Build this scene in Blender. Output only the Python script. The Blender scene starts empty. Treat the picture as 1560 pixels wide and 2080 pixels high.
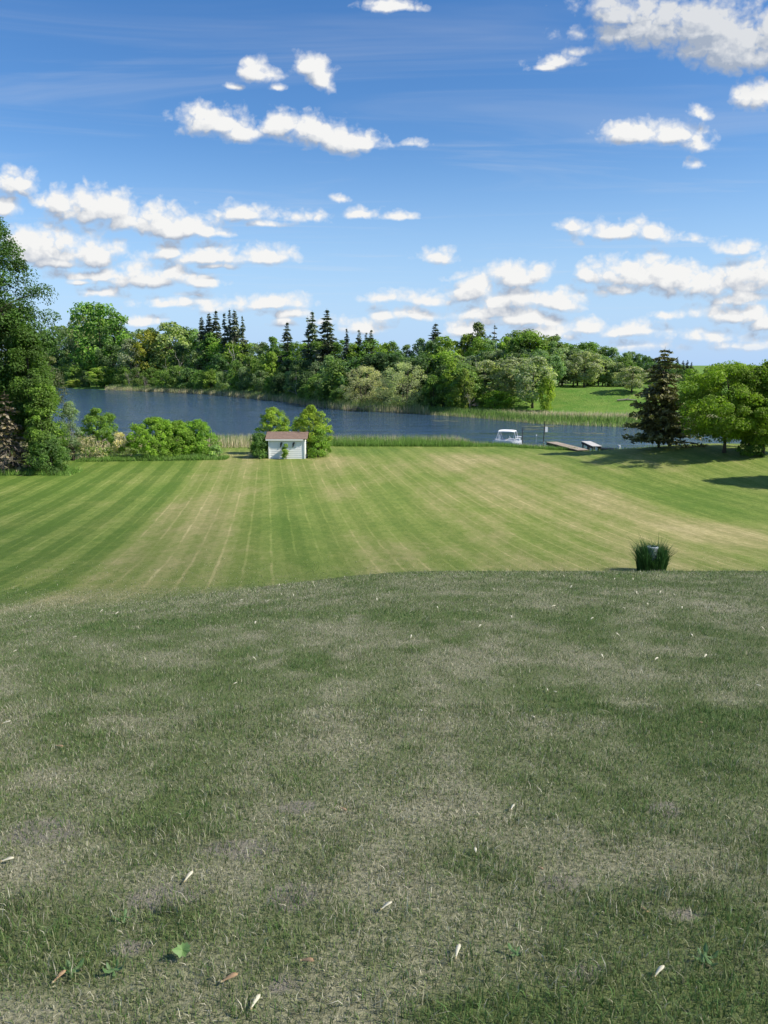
import bpy, math, random
import numpy as np
from mathutils import Vector, Matrix

S = bpy.context.scene
C = S.collection
R = math.radians
F = 1563.0            # focal length in photo pixels (1560 x 2080)
PITCH = R(10.8)
EYE = 1.6

# ------------------------------------------------------------------ camera
cd = bpy.data.cameras.new('camera'); cam = bpy.data.objects.new('camera', cd); C.objects.link(cam)
cd.sensor_fit = 'HORIZONTAL'; cd.sensor_width = 36.0; cd.lens = 36.0 * F / 1560.0
cd.clip_start = 0.05; cd.clip_end = 9000
cam.location = (0, 0, EYE); cam.rotation_euler = (R(90) - PITCH, 0, 0)
S.camera = cam

# ------------------------------------------------------------------ sun, exposure
SUN_EL, SUN_ROT = R(43), R(106)
sunv = Vector((math.sin(SUN_ROT) * math.cos(SUN_EL), math.cos(SUN_ROT) * math.cos(SUN_EL), math.sin(SUN_EL)))
ld = bpy.data.lights.new('sun', 'SUN'); ld.energy = 3.8; ld.angle = R(0.53); ld.color = (1.0, 0.93, 0.82)
lo = bpy.data.objects.new('sun', ld); C.objects.link(lo); lo.location = (40, -10, 60)
lo.rotation_euler = sunv.to_track_quat('Z', 'Y').to_euler()
S.view_settings.view_transform = 'Standard'; S.view_settings.look = 'None'
S.view_settings.exposure = 0.85; S.view_settings.gamma = 1.0; S.view_settings.use_curve_mapping = False
S.cycles.use_denoising = True; S.cycles.use_adaptive_sampling = True; S.cycles.adaptive_threshold = 0.02
S.cycles.max_bounces = 6; S.cycles.transparent_max_bounces = 4
S.cycles.diffuse_bounces = 2; S.cycles.glossy_bounces = 2; S.cycles.transmission_bounces = 3
S.cycles.caustics_reflective = False; S.cycles.caustics_refractive = False

# ------------------------------------------------------------------ world: physical sky with cumulus
def pix_dir(px, Y):
    u = (px - 780) / F; v = (1040 - Y) / F
    c, s = math.cos(PITCH), math.sin(PITCH)
    return (u, c + v * s, -s + v * c)

W = bpy.data.worlds.new('World'); S.world = W; W.use_nodes = True
W.cycles.sampling_method = 'NONE'
nt = W.node_tree; nt.nodes.clear()

class G:
    """small helper to write node maths"""
    def __init__(self, tree): self.t = tree
    def n(self, typ, **kw):
        nd = self.t.nodes.new(typ)
        for k, v in kw.items(): setattr(nd, k, v)
        return nd
    def put(self, sock, val):
        if isinstance(val, bpy.types.NodeSocket): self.t.links.new(val, sock)
        elif val is not None: sock.default_value = val
    def m(self, op, a, b=None, c=None, clamp=False):
        nd = self.n('ShaderNodeMath', operation=op); nd.use_clamp = clamp
        for i, v in enumerate((a, b, c)): self.put(nd.inputs[i], v)
        return nd.outputs[0]
    def v(self, op, a, b=None, c=None, out=0):
        nd = self.n('ShaderNodeVectorMath', operation=op)
        for i, x in enumerate((a, b, c)):
            if x is not None: self.put(nd.inputs[i], x)
        return nd.outputs[out]
    def xyz(self, x, y, z=0.0):
        nd = self.n('ShaderNodeCombineXYZ')
        for i, v in enumerate((x, y, z)): self.put(nd.inputs[i], v)
        return nd.outputs[0]
    def sep(self, v):
        nd = self.n('ShaderNodeSeparateXYZ'); self.put(nd.inputs[0], v); return nd.outputs
    def noise(self, vec, scale, detail=2.0, rough=0.5, dim='3D', dist=0.0):
        nd = self.n('ShaderNodeTexNoise', noise_dimensions=dim)
        self.put(nd.inputs['Vector'], vec); nd.inputs['Scale'].default_value = scale
        nd.inputs['Detail'].default_value = detail; nd.inputs['Roughness'].default_value = rough
        nd.inputs['Distortion'].default_value = dist
        return nd
    def mix(self, fac, a, b, mode='MIX'):
        nd = self.n('ShaderNodeMix', data_type='RGBA', blend_type=mode)
        self.put(nd.inputs[0], fac); self.put(nd.inputs[6], a); self.put(nd.inputs[7], b)
        return nd.outputs[2]
    def ramp(self, x, lo, hi, a=0.0, b=1.0, smooth=True):
        nd = self.n('ShaderNodeMapRange', interpolation_type='SMOOTHSTEP' if smooth else 'LINEAR')
        for i, v in enumerate((x, lo, hi, a, b)): self.put(nd.inputs[i], v)
        return nd.outputs[0]

# (photo px, photo row, half width px, half height px, strength) of the cumulus in view
CLOUDS = [
 (1400,30,230,75,1.0),(1500,75,130,80,1.0),(1290,15,120,50,.9),(1560,60,120,90,1),(1460,110,50,40,.8),
 (1145,118,70,22,.75),(1185,100,40,16,.7),(1100,135,30,14,.7),
 (1535,190,52,40,1.0),(1265,262,70,30,.95),(1345,266,100,28,.85),(1415,285,45,20,.7),(1415,222,32,18,.75),
 (525,142,46,36,1.0),(562,180,26,9,.7),(638,130,44,34,.95),(655,158,34,34,.95),
 (415,240,66,44,1.0),(480,258,66,32,.9),(560,245,60,42,1.0),(630,260,80,42,1.0),(705,270,80,40,1.0),(750,288,34,12,.8),
 (826,292,26,14,.65),(795,6,75,20,.95),(468,180,18,8,.5),
 (28,368,52,40,1.0),(0,415,54,34,.8),
 (115,402,56,36,1.0),(200,412,100,46,1.05),(285,432,105,50,1.05),(370,455,90,36,1.0),(430,470,56,18,.95),
 (55,492,85,50,1.0),(125,488,100,54,1.05),(190,505,56,44,1.0),(130,525,110,22,.8),
 (498,424,62,28,.9),(548,452,48,14,.75),(610,436,64,20,.65),(732,432,36,14,.65),(800,438,42,12,.75),(702,402,20,12,.7),
 (345,506,60,26,.9),(430,514,110,32,.95),(525,516,70,30,.95),(440,542,60,12,.7),
 (200,552,100,20,.85),(300,550,110,34,1.0),(400,566,56,22,.9),(212,588,48,17,.85),(168,570,36,10,.6),
 (335,612,68,20,.9),(425,612,80,24,.85),(380,592,60,12,.6),(475,610,60,16,.6),
 (568,610,74,25,.95),(592,636,60,16,.75),(270,648,60,18,.75),(575,655,30,14,.7),(655,650,26,12,.6),
 (875,512,50,25,.95),(1050,552,70,40,1.0),(1088,545,30,16,.8),(940,555,30,12,.5),
 (850,597,90,24,.9),(968,580,58,34,.95),(1030,600,76,36,.95),(1000,622,100,34,.85),(1138,610,56,30,.95),(780,602,56,14,.7),
 (745,655,60,25,.85),(830,632,74,22,.85),(945,660,56,26,.9),(1060,640,120,30,.85),(1110,664,120,26,.8),(1190,655,60,22,.85),(1280,664,70,22,.9),
 (1196,556,40,25,1.0),(1260,548,64,42,1.05),(1345,550,100,50,1.05),(1425,566,110,42,1.0),(1530,548,100,56,1.05),(1500,590,80,32,.9),(1270,590,64,17,.75),
 (1490,625,90,32,.95),(1560,640,70,28,.95),(1350,638,32,14,.8),(1440,675,140,22,.55),(1280,700,200,16,.45),(1500,695,110,16,.55),
 (1265,463,86,28,.95),(1335,470,42,26,.95),(1180,452,32,22,.75),(1192,490,24,16,.5),(1490,494,60,22,.85),(1410,480,30,12,.6),(1410,325,30,16,.5),
]
BLOBS = []
for (px, Y, rx, ry, st) in CLOUDS:
    d = pix_dir(px, Y); d2 = pix_dir(px, Y - ry); w = d[2] / d[1]
    BLOBS.append((d[0] / d[1], w, rx / F / d[1] * 1.16, abs(d2[2] / d2[1] - w) * 1.22, st))
def cloud_field(blobs):
    grp = bpy.data.node_groups.new('CloudField', 'ShaderNodeTree')
    grp.interface.new_socket('Vector', in_out='INPUT', socket_type='NodeSocketVector')
    grp.interface.new_socket('Density', in_out='OUTPUT', socket_type='NodeSocketFloat'); grp.interface.new_socket('Soft', in_out='OUTPUT', socket_type='NodeSocketFloat')
    g = G(grp)
    gi = g.n('NodeGroupInput'); go = g.n('NodeGroupOutput')
    P = gi.outputs[0]
    wn = g.noise(P, 9.0, 2, .6, '2D')
    warp = g.v('MULTIPLY_ADD', g.v('SUBTRACT', wn.outputs['Color'], (.5, .5, .5)), (.045, .022, 0), P)
    acc = None
    for (u, w, ru, rw, st) in blobs:
        q = g.v('MULTIPLY_ADD', warp, (1 / ru, 1 / rw, 0), (-u / ru, -w / rw + .35, 0))
        q = g.v('MAXIMUM', q, g.v('MULTIPLY', q, (1, -2.0, 1)))                # flat bases
        f = g.m('MULTIPLY_ADD', g.v('LENGTH', q, out=1), -st, st)
        acc = f if acc is None else g.m('MAXIMUM', acc, f)
    nb = g.noise(g.v('MULTIPLY', P, (1, 1.2, 1)), 40.0, 7, .66, '2D'); nc = g.noise(P, 55.0, 2, .6, '2D')
    nl = g.noise(g.v('MULTIPLY', P, (1, 1.5, 1)), 11.0, 1, .5, '2D')
    vo = g.n('ShaderNodeTexVoronoi', voronoi_dimensions='2D', feature='F1'); vo.inputs['Scale'].default_value = 34.0
    vo.inputs['Detail'].default_value = 2.0; vo.inputs['Roughness'].default_value = .55
    g.put(vo.inputs['Vector'], g.v('MULTIPLY_ADD', g.v('SUBTRACT', nc.outputs['Color'], (.5, .5, .5)), (.020, .015, 0), g.v('MULTIPLY', P, (1, 1.25, 1))))
    acc = g.m('MINIMUM', g.m('MULTIPLY', acc, 1.55), 1.05)
    acc0 = acc
    acc = g.m('MULTIPLY_ADD', g.m('SUBTRACT', .52, vo.outputs['Distance']), .80, acc)
    den = g.m('MULTIPLY_ADD', g.m('SUBTRACT', nb.outputs[0], .5), 1.2, g.m('MULTIPLY', g.m('MAXIMUM', acc, -0.6), 1.15))
    den = g.m('MULTIPLY_ADD', g.m('SUBTRACT', nl.outputs[0], .5), .5, den)
    g.t.links.new(den, go.inputs[0])
    g.t.links.new(g.m('MULTIPLY_ADD', nl.outputs[0], .9, acc0), go.inputs[1])
    return grp
g = G(nt)
tc = g.n('ShaderNodeTexCoord'); D = tc.outputs['Generated']
dx, dy, dz = g.sep(D)
ys = g.m('MAXIMUM', dy, 0.08)
u = g.m('DIVIDE', dx, ys); w = g.m('DIVIDE', dz, ys)
p0 = g.xyz(u, w, 0.0)
# the rest of the sky: cumulus on a flat layer, same amount of cloud
zz = g.m('MAXIMUM', dz, 0.03)
q0 = g.xyz(g.m('DIVIDE', dx, zz), g.m('DIVIDE', dy, zz), 0.0)
ln = g.noise(q0, 0.9, 6, .58, '2D')
f2 = g.m('MULTIPLY_ADD', g.m('SUBTRACT', ln.outputs[0], .57), 5.0, 0.0)
inview = g.m('MULTIPLY', g.ramp(g.m('ABSOLUTE', u), .60, .75, 1, 0),
             g.m('MULTIPLY', g.ramp(w, .47, .60, 1, 0), g.ramp(dy, .1, .2, 0, 1)))
fade = g.ramp(dz, 0.0, .03)
alpha2 = g.m('MULTIPLY', g.m('POWER', g.ramp(f2, -0.12, 0.52, smooth=False), 1.25), fade)
ci = g.noise(g.v('MULTIPLY', q0, (.35, 1.3, 1)), 1.3, 5, .6, '2D', .6)
veil = g.m('MULTIPLY', g.ramp(ci.outputs[0], .50, .80, 0, .15), g.ramp(dz, .02, .12))
alpha2 = g.m('MAXIMUM', alpha2, veil)
sky = g.n('ShaderNodeTexSky', sky_type='NISHITA')
sky.sun_disc = False; sky.sun_elevation = SUN_EL; sky.sun_rotation = SUN_ROT
sky.altitude = 200; sky.air_density = 1.0; sky.dust_density = 0.3; sky.ozone_density = 2.0
hsv = g.n('ShaderNodeHueSaturation'); hsv.inputs['Saturation'].default_value = 1.32; hsv.inputs['Hue'].default_value = .507
g.put(hsv.inputs['Color'], sky.outputs[0])
hz = g.mix(g.ramp(dz, -.02, .27, .92, 0), hsv.outputs[0], (2.75, 4.15, 6.35, 1))       # pale humid air low over the land, all round
def bg(col, st):
    b_ = g.n('ShaderNodeBackground'); g.put(b_.inputs[0], col); b_.inputs[1].default_value = st; return b_
SKY_K, CLOUD_K = 0.085, 0.525
def mixsh(f, a, b):
    m_ = g.n('ShaderNodeMixShader'); g.put(m_.inputs[0], f); g.put(m_.inputs[1], a.outputs[0]); g.put(m_.inputs[2], b.outputs[0]); return m_
def sky_tile(u0, u1, w0, w1):
    """sky with the clouds that reach into this part of the view (a tile only looks at its own clouds: speed)"""
    sub = [b_ for b_ in BLOBS if b_[0] + b_[2] * 1.5 + .05 > u0 and b_[0] - b_[2] * 1.5 - .05 < u1 and b_[1] + b_[3] * 1.9 + .03 > w0 and b_[1] - b_[3] * 1.2 - .03 < w1]
    if not sub: return mixsh(veil, bg(hz, SKY_K), bg((.80, .81, .82, 1), CLOUD_K))
    tree = cloud_field(sub)
    def field(vec):
        nd = g.n('ShaderNodeGroup'); nd.node_tree = tree; g.put(nd.inputs[0], vec); return nd.outputs
    f0, s0 = field(p0); f1, s1 = field(g.v('ADD', p0, (.006, .014, 0)))
    alpha = g.m('MULTIPLY', g.m('POWER', g.ramp(f0, -0.26, 0.70, smooth=False), 1.35), fade)
    light = g.m('MULTIPLY_ADD', g.m('SUBTRACT', f0, f1), .50, 0.56)
    light = g.m('MULTIPLY_ADD', g.m('SUBTRACT', s0, s1), .62, light, clamp=True)
    light = g.m('MULTIPLY_ADD', g.ramp(f0, 0.2, 1.3), .12, light, clamp=True)
    light = g.m('MULTIPLY_ADD', g.ramp(f0, -.1, .55, 1, 0), .22, light, clamp=True)                # thin edges scatter light through
    gq = g.v('MULTIPLY_ADD', p0, (1 / .13, 1 / .055, 0), (-.375 / .13, -.40 / .055, 0))      # the big cloud overhead shows its shaded underside
    light = g.m('SUBTRACT', light, g.m('MULTIPLY', g.ramp(g.v('LENGTH', gq, out=1), 1.0, 1.7, 1, 0), .36), clamp=True)
    ccol = g.mix(light, (.40, .47, .59, 1), (.97, .97, .96, 1))
    return mixsh(alpha, mixsh(veil, bg(hz, SKY_K), bg((.80, .81, .82, 1), CLOUD_K)), bg(ccol, CLOUD_K))
def tiles(us, ws):
    if len(us) == 2 and len(ws) == 2: return sky_tile(us[0], us[1], ws[0], ws[1])
    if len(us) >= len(ws):
        k = len(us) // 2; return mixsh(g.m('GREATER_THAN', u, us[k]), tiles(us[:k + 1], ws), tiles(us[k:], ws))
    k = len(ws) // 2; return mixsh(g.m('GREATER_THAN', w, ws[k]), tiles(us, ws[:k + 1]), tiles(us, ws[k:]))
view_sky = tiles([-9, -.27, .0, .25, 9], [-9, .075, .14, .25, 9])
ms = mixsh(inview, mixsh(alpha2, bg(hz, SKY_K), bg((.80, .81, .82, 1), CLOUD_K)), view_sky)
wo = g.n('ShaderNodeOutputWorld'); nt.links.new(ms.outputs[0], wo.inputs[0])

# ------------------------------------------------------------------ helpers: objects
def tag(o, label=None, cat=None, group=None, kind=None):
    if label: o['label'] = label
    if cat: o['category'] = cat
    if group: o['group'] = group
    if kind: o['kind'] = kind
    return o
def empty(name, loc=(0, 0, 0), rz=0.0, scale=(1, 1, 1)):
    o = bpy.data.objects.new(name, None); o.empty_display_size = .2
    C.objects.link(o); o.location = loc; o.rotation_euler = (0, 0, rz); o.scale = scale
    return o
def link(name, me, parent=None):
    o = bpy.data.objects.new(name, me); C.objects.link(o)
    if parent is not None: o.parent = parent
    return o
def mesh_np(name, V, Fs, mat, attrs=None, smooth=False):
    """V (n,3); Fs list of (m,k) index arrays; attrs {name: per-face floats}"""
    V = np.asarray(V, np.float32)
    me = bpy.data.meshes.new(name)
    Fs = [np.asarray(f, np.int32) for f in Fs if len(f)]
    me.vertices.add(len(V)); me.vertices.foreach_set('co', V.ravel())
    nl = sum(f.size for f in Fs); npoly = sum(len(f) for f in Fs)
    me.loops.add(nl); me.loops.foreach_set('vertex_index', np.concatenate([f.ravel() for f in Fs]))
    tot = np.concatenate([np.full(len(f), f.shape[1], np.int32) for f in Fs])
    me.polygons.add(npoly)
    me.polygons.foreach_set('loop_start', np.concatenate([[0], np.cumsum(tot)[:-1]]).astype(np.int32))
    me.polygons.foreach_set('use_smooth', np.full(npoly, smooth))
    me.update(calc_edges=True)
    for k, a in (attrs or {}).items():
        at = me.attributes.new(k, 'FLOAT', 'FACE' if len(a) == npoly else 'POINT')
        at.data.foreach_set('value', np.asarray(a, np.float32))
    if mat: me.materials.append(mat)
    me.validate()
    return me
def unit(v): return v / np.maximum(np.linalg.norm(v, axis=-1, keepdims=True), 1e-9)

class MB:
    """collects boxes, tubes and prisms into one mesh"""
    def __init__(s): s.V = []; s.Q = []; s.T = []; s.n = 0
    def add(s, V, quads=(), tris=()):
        s.V.append(np.asarray(V, float).reshape(-1, 3))
        for q in quads: s.Q.append([i + s.n for i in q])
        for t in tris: s.T.append([i + s.n for i in t])
        s.n += len(s.V[-1])
    def box(s, c, d, M=None):
        x, y, z = (e / 2 for e in d)
        V = np.array([[-x,-y,-z],[x,-y,-z],[x,y,-z],[-x,y,-z],[-x,-y,z],[x,-y,z],[x,y,z],[-x,y,z]])
        if M is not None: V = V @ np.array(M).T
        s.add(V + np.array(c), [(0,3,2,1),(4,5,6,7),(0,1,5,4),(1,2,6,5),(2,3,7,6),(3,0,4,7)])
    def hexa(s, V8):
        s.add(V8, [(0,3,2,1),(4,5,6,7),(0,1,5,4),(1,2,6,5),(2,3,7,6),(3,0,4,7)])
    def prism(s, poly, z0, z1, M=None, o=(0, 0, 0)):
        n = len(poly)
        V = [(a, b, z0) for a, b in poly] + [(a, b, z1) for a, b in poly]
        V = np.array(V, float)
        if M is not None: V = V @ np.array(M).T
        k = s.n; s.add(V + np.array(o), [(i, (i + 1) % n, n + (i + 1) % n, n + i) for i in range(n)])
        for i in range(1, n - 1):
            s.T.append([k, k + i + 1, k + i]); s.T.append([k + n, k + n + i, k + n + i + 1])
    def tube(s, pts, rad, seg=6, cap=True):
        pts = np.asarray(pts, float); m = len(pts)
        rad = np.broadcast_to(np.asarray(rad, float), (m,))
        tg = unit(np.gradient(pts, axis=0))
        ref = np.array([0.31, 0.95, 0.05]) if abs(tg[:, 2]).mean() > .5 else np.array([0.05, 0.1, 1.0])
        a = unit(np.cross(tg, ref)); b = np.cross(tg, a)
        th = np.arange(seg) / seg * 2 * math.pi
        V = pts[:, None] + rad[:, None, None] * (np.cos(th)[None, :, None] * a[:, None] + np.sin(th)[None, :, None] * b[:, None])
        qs = [(i*seg+j, i*seg+(j+1) % seg, (i+1)*seg+(j+1) % seg, (i+1)*seg+j) for i in range(m-1) for j in range(seg)]
        k = s.n; s.add(V.reshape(-1, 3), qs)
        if cap:
            for j in range(1, seg - 1):
                s.T.append([k, k+j+1, k+j]); e = k + (m-1)*seg; s.T.append([e, e+j, e+j+1])
    def mesh(s, name, mat, smooth=False, attrs=None):
        return mesh_np(name, np.concatenate(s.V), [np.array(s.Q).reshape(-1, 4), np.array(s.T).reshape(-1, 3)], mat, attrs, smooth)
    def build(s, name, mat, parent=None, smooth=False): return link(name, s.mesh(name, mat, smooth), parent)

# ------------------------------------------------------------------ numpy noise
def vnoise(x, y, seed=0):
    xi = np.floor(x).astype(np.int64); yi = np.floor(y).astype(np.int64)
    fx = x - xi; fy = y - yi; fx = fx*fx*(3-2*fx); fy = fy*fy*(3-2*fy)
    def h(a, b):
        n = (a * 374761393 + b * 668265263 + seed * 974634777) & 0x7fffffff
        n = ((n ^ (n >> 13)) * 1274126177) & 0x7fffffff
        return ((n ^ (n >> 16)) & 0xffff) / 65535.0
    return (h(xi,yi)*(1-fx)+h(xi+1,yi)*fx)*(1-fy) + (h(xi,yi+1)*(1-fx)+h(xi+1,yi+1)*fx)*fy
def fbm(x, y, o=4, seed=0):
    s = 0; a = .5; t = 0
    for i in range(o):
        s = s + a * vnoise(x, y, seed + i); t += a; x = x * 2.03 + 7.1; y = y * 2.03 + 3.7; a *= .5
    return s / t
def sst(a, b, x):
    t = np.clip((x - a) / (b - a), 0, 1); return t * t * (3 - 2 * t)

# ------------------------------------------------------------------ terrain heights
WATER = -4.9
_yy = np.arange(-60, 140, .1)
def _tab(k):
    z = np.interp(_yy, [a for a, b in k], [b for a, b in k])
    out = z.copy()
    for wd, lo in ((9, -60), (21, 14), (41, 24)):
        ker = np.hanning(wd + 2); ker /= ker.sum()
        sm = np.convolve(np.pad(z, wd, 'edge'), ker, 'same')[wd:-wd]
        mk = sst(lo, lo + 3, _yy); out = out * (1 - mk) + sm * mk
    return out
_R = _tab([(-60,.6),(-6,.35),(0,.2),(2,.02),(3,-.16),(4,-.31),(6,-.65),(9,-1.1),(11,-1.44),(12,-1.66),(13,-2.0),(14,-2.40),(16,-3.02),(18,-3.48),(20,-3.78),(25,-4.12),(30,-4.3),(36,-4.4),(42,-4.42),(140,-4.42)])
_L = _tab([(-60,.6),(-6,.35),(0,.2),(2,.02),(3,-.16),(4,-.33),(6,-.75),(9,-1.45),(11,-2.03),(13,-2.53),(16,-3.12),(20,-3.55),(25,-3.87),(30,-4.1),(36,-4.3),(44,-4.40),(140,-4.42)])
def near_shore(x): return np.interp(x, [-200,-60,-32,-22,9,12,14.5,17,22,30,60,200], [150,72,61,61,60.5,58,55.2,54.6,54.4,53.5,52,50])
_sx = [-400,-170,-96,-40,-20.5,-5.8,3.4,11.3,17.8,25.5,40,70,120,400]
_sy = [520,300,230,177,146,114,107,98,87,83,79,72,66,60]
def far_shore(x): return np.interp(x, _sx, _sy)
def Hn(x, y):
    w = sst(-5.5, 1.0, x)
    z = np.interp(y, _yy, _L) * (1 - w) + np.interp(y, _yy, _R) * w
    z = z + 0.95 * np.exp(-((x - 21.5) / 7.5) ** 2 - ((y - 48.5) / 6.5) ** 2) + .5 * sst(14, 40, x) * sst(20, 40, y)
    z = z + .05 * (fbm(x * .25, y * .25, 3, 5) - .5) * sst(14, 22, y)
    e = y - near_shore(x)
    t = sst(-2.6, 1.5, e)
    return z * (1 - t) + (-5.6) * t - 1.2 * sst(1, 14, e)
def Hf(x, y):
    q = (y - far_shore(x)) * np.interp(x, [-100, -20, 10, 30], [.62, .6, .85, 1.0])
    rw = np.interp(x, [3, 14, 20], [3.5, 7, 9.5])
    z = np.where(q < 0, -4.98 + q * .12, 0)
    up = np.interp(x, [-60, 0, 20], [.7, .5, 0])
    z1 = -4.98 + .55 * sst(0, 2, q) + .2 * sst(2, 10, q) + 2.75 * sst(rw, rw + 17, q) + 4.2 * up * sst(15, 110, q) + .6 * sst(60, 900, q)
    z1 = z1 + .5 * (fbm(x * .12, y * .12, 3, 9) - .5) * sst(rw, rw + 6, q)
    return np.where(q < 0, np.maximum(z, -7.5), z1)
def hn(x, y): return float(Hn(np.array([x]), np.array([y]))[0])
def hf(x, y): return float(Hf(np.array([x]), np.array([y]))[0])
def at_depth(px, Y, d):
    a = pix_dir(px, Y); t = d / a[1]; return (a[0] * t, d, EYE + a[2] * t)
def on_ground(px, Y):
    a = np.array(pix_dir(px, Y)); t = np.arange(1.2, 75, .01)
    p = a[None] * t[:, None]; z = EYE + p[:, 2] - Hn(p[:, 0], p[:, 1])
    i = np.argmax(z < 0); return p[i, 0], p[i, 1], float(Hn(p[i:i+1, 0], p[i:i+1, 1])[0])

# ------------------------------------------------------------------ materials
def new_mat(name):
    m = bpy.data.materials.new(name); m.use_nodes = True
    m.node_tree.nodes.clear(); g = G(m.node_tree)
    out = g.n('ShaderNodeOutputMaterial')
    return m, g, out
def pbr(g, out, col, rough=.6, bump=None, bstr=.3, bdist=.02, metal=0.0, spec=.5):
    b = g.n('ShaderNodeBsdfPrincipled')
    g.put(b.inputs['Base Color'], col); g.put(b.inputs['Roughness'], rough); g.put(b.inputs['Metallic'], metal)
    b.inputs['Specular IOR Level'].default_value = spec
    if bump is not None:
        bn = g.n('ShaderNodeBump'); bn.inputs['Strength'].default_value = bstr; bn.inputs['Distance'].default_value = bdist
        g.put(bn.inputs['Height'], bump); g.t.links.new(bn.outputs[0], b.inputs['Normal'])
    g.t.links.new(b.outputs[0], out.inputs[0]); return b
def simple(name, col, rough=.6, var=.25, scale=6.0, metal=0.0, bstr=.15):
    m, g, out = new_mat(name)
    tc = g.n('ShaderNodeTexCoord')
    n1 = g.noise(tc.outputs['Object'], scale, 5, .6); n2 = g.noise(tc.outputs['Object'], scale * 7, 3, .6)
    f = g.m('MULTIPLY_ADD', g.m('ADD', n1.outputs[0], n2.outputs[0]), var, 1.0 - var)
    c = g.v('MULTIPLY', col, g.xyz(f, f, f))
    pbr(g, out, c, rough, n2.outputs[0], bstr, .01, metal); return m
def foliage_mat(name, spread=.55, trans=.35, yellow=(1.22, 1.14, .6)):
    """leaf colour comes from the object colour; each leaf carries its own tint"""
    m, g, out = new_mat(name)
    oi = g.n('ShaderNodeObjectInfo'); at = g.n('ShaderNodeAttribute', attribute_name='tint')
    t = at.outputs['Fac']
    f = g.m('MULTIPLY_ADD', t, spread * 2, 1.0 - spread)
    c = g.v('MULTIPLY', oi.outputs['Color'], g.xyz(g.m('MULTIPLY', f, 2.6), g.m('MULTIPLY', f, 2.2), g.m('MULTIPLY', f, 2.25)))
    c = g.mix(g.ramp(t, .45, 1.0, 0, .8), c, g.v('MULTIPLY', c, yellow))
    rnd = g.m('MULTIPLY_ADD', oi.outputs['Random'], .3, .85)
    c = g.v('MULTIPLY', c, g.xyz(rnd, rnd, rnd))
    b = g.n('ShaderNodeBsdfPrincipled'); g.put(b.inputs['Base Color'], c); b.inputs['Roughness'].default_value = .55
    b.inputs['Specular IOR Level'].default_value = .3
    tr = g.n('ShaderNodeBsdfTranslucent'); g.put(tr.inputs[0], g.v('MULTIPLY', c, (1.3, 1.6, .7)))
    mx = g.n('ShaderNodeMixShader'); mx.inputs[0].default_value = trans
    g.put(mx.inputs[1], b.outputs[0]); g.put(mx.inputs[2], tr.outputs[0]); g.t.links.new(mx.outputs[0], out.inputs[0])
    return m
M_LEAF = foliage_mat('leaves', .5, .40)
M_NEEDLE = foliage_mat('needles', .5, .12, (1.15, 1.1, .8))
M_BARK = simple('bark', (.085, .068, .052), .9, .5, 5)
M_PALEBARK = simple('pale_bark', (.42, .40, .35), .85, .4, 5)
M_DEAD = simple('dead_wood', (.20, .175, .15), .9, .4, 5)

def blade_mat(name, ramp, trans=.3):
    """ramp: colours for attribute 'dry' 0..1 (green to straw)"""
    m, g, out = new_mat(name)
    at = g.n('ShaderNodeAttribute', attribute_name='dry'); r = g.n('ShaderNodeValToRGB')
    el = r.color_ramp.elements
    while len(el) < len(ramp): el.new(.5)
    for e, (p, c) in zip(el, ramp): e.position = p; e.color = (*c, 1)
    g.put(r.inputs[0], at.outputs['Fac'])
    a2 = g.n('ShaderNodeAttribute', attribute_name='tint'); f = g.m('MULTIPLY_ADD', a2.outputs['Fac'], .9, .55)
    c = g.v('MULTIPLY', r.outputs[0], g.xyz(f, f, f))
    b = g.n('ShaderNodeBsdfPrincipled'); g.put(b.inputs['Base Color'], c); b.inputs['Roughness'].default_value = .6
    b.inputs['Specular IOR Level'].default_value = .25
    tr = g.n('ShaderNodeBsdfTranslucent'); g.put(tr.inputs[0], c)
    mx = g.n('ShaderNodeMixShader'); mx.inputs[0].default_value = trans
    g.put(mx.inputs[1], b.outputs[0]); g.put(mx.inputs[2], tr.outputs[0]); g.t.links.new(mx.outputs[0], out.inputs[0])
    return m
GRASS_RAMP = [(0.0, (.120, .215, .058)), (.40, (.205, .255, .090)), (.68, (.385, .365, .235)), (1.0, (.65, .61, .45))]
M_BLADE = blade_mat('grass_blades', GRASS_RAMP)
M_REED = blade_mat('reed_blades', [(0, (.155, .30, .045)), (.45, (.24, .32, .11)), (.7, (.46, .41, .24)), (1, (.74, .64, .44))])

# ------------------------------------------------------------------ how dry the lawn is, from place to place
_blobs = []   # (x, y, rx, ry, amount)
def dry_blob(px, Y, rpx, rY, amt):
    x, y, z = on_ground(px, Y); x2, y2, z2 = on_ground(px, min(2079, Y + rY)); 
    _blobs.append((x, y, rpx / F * math.hypot(y, EYE - z), max(abs(y - y2), .05), amt))
for b in [(570,1350,190,50,-.45),(170,1375,120,30,-.40),(1150,1275,230,40,-.25),(1440,1450,220,60,-.38),(1150,1425,110,35,-.32),
          (900,1270,80,40,-.32),(640,1255,300,18,-.25),(340,1265,200,20,-.30),(1000,2060,260,60,-.40),(1440,2040,240,80,-.40),(700,1960,130,40,-.15),
          (880,1540,120,35,-.2),(60,1430,140,25,-.2),(1500,1860,120,60,-.28),(1180,1620,160,40,-.12),(330,1560,170,40,-.1),
          (250,1460,220,40,.22),(90,1590,200,70,.22),(400,1360,60,30,.25),(660,1290,90,18,.25),(850,1650,110,35,.24),(330,1780,260,70,.12),(1350,1560,120,45,.15),(900,1810,220,50,.12),(620,1460,120,30,.12),
          (1300,1340,140,30,.12),(560,1185,110,10,.3),(60,1750,150,80,.1),(1150,1800,110,50,.12)]: dry_blob(*b)
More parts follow.
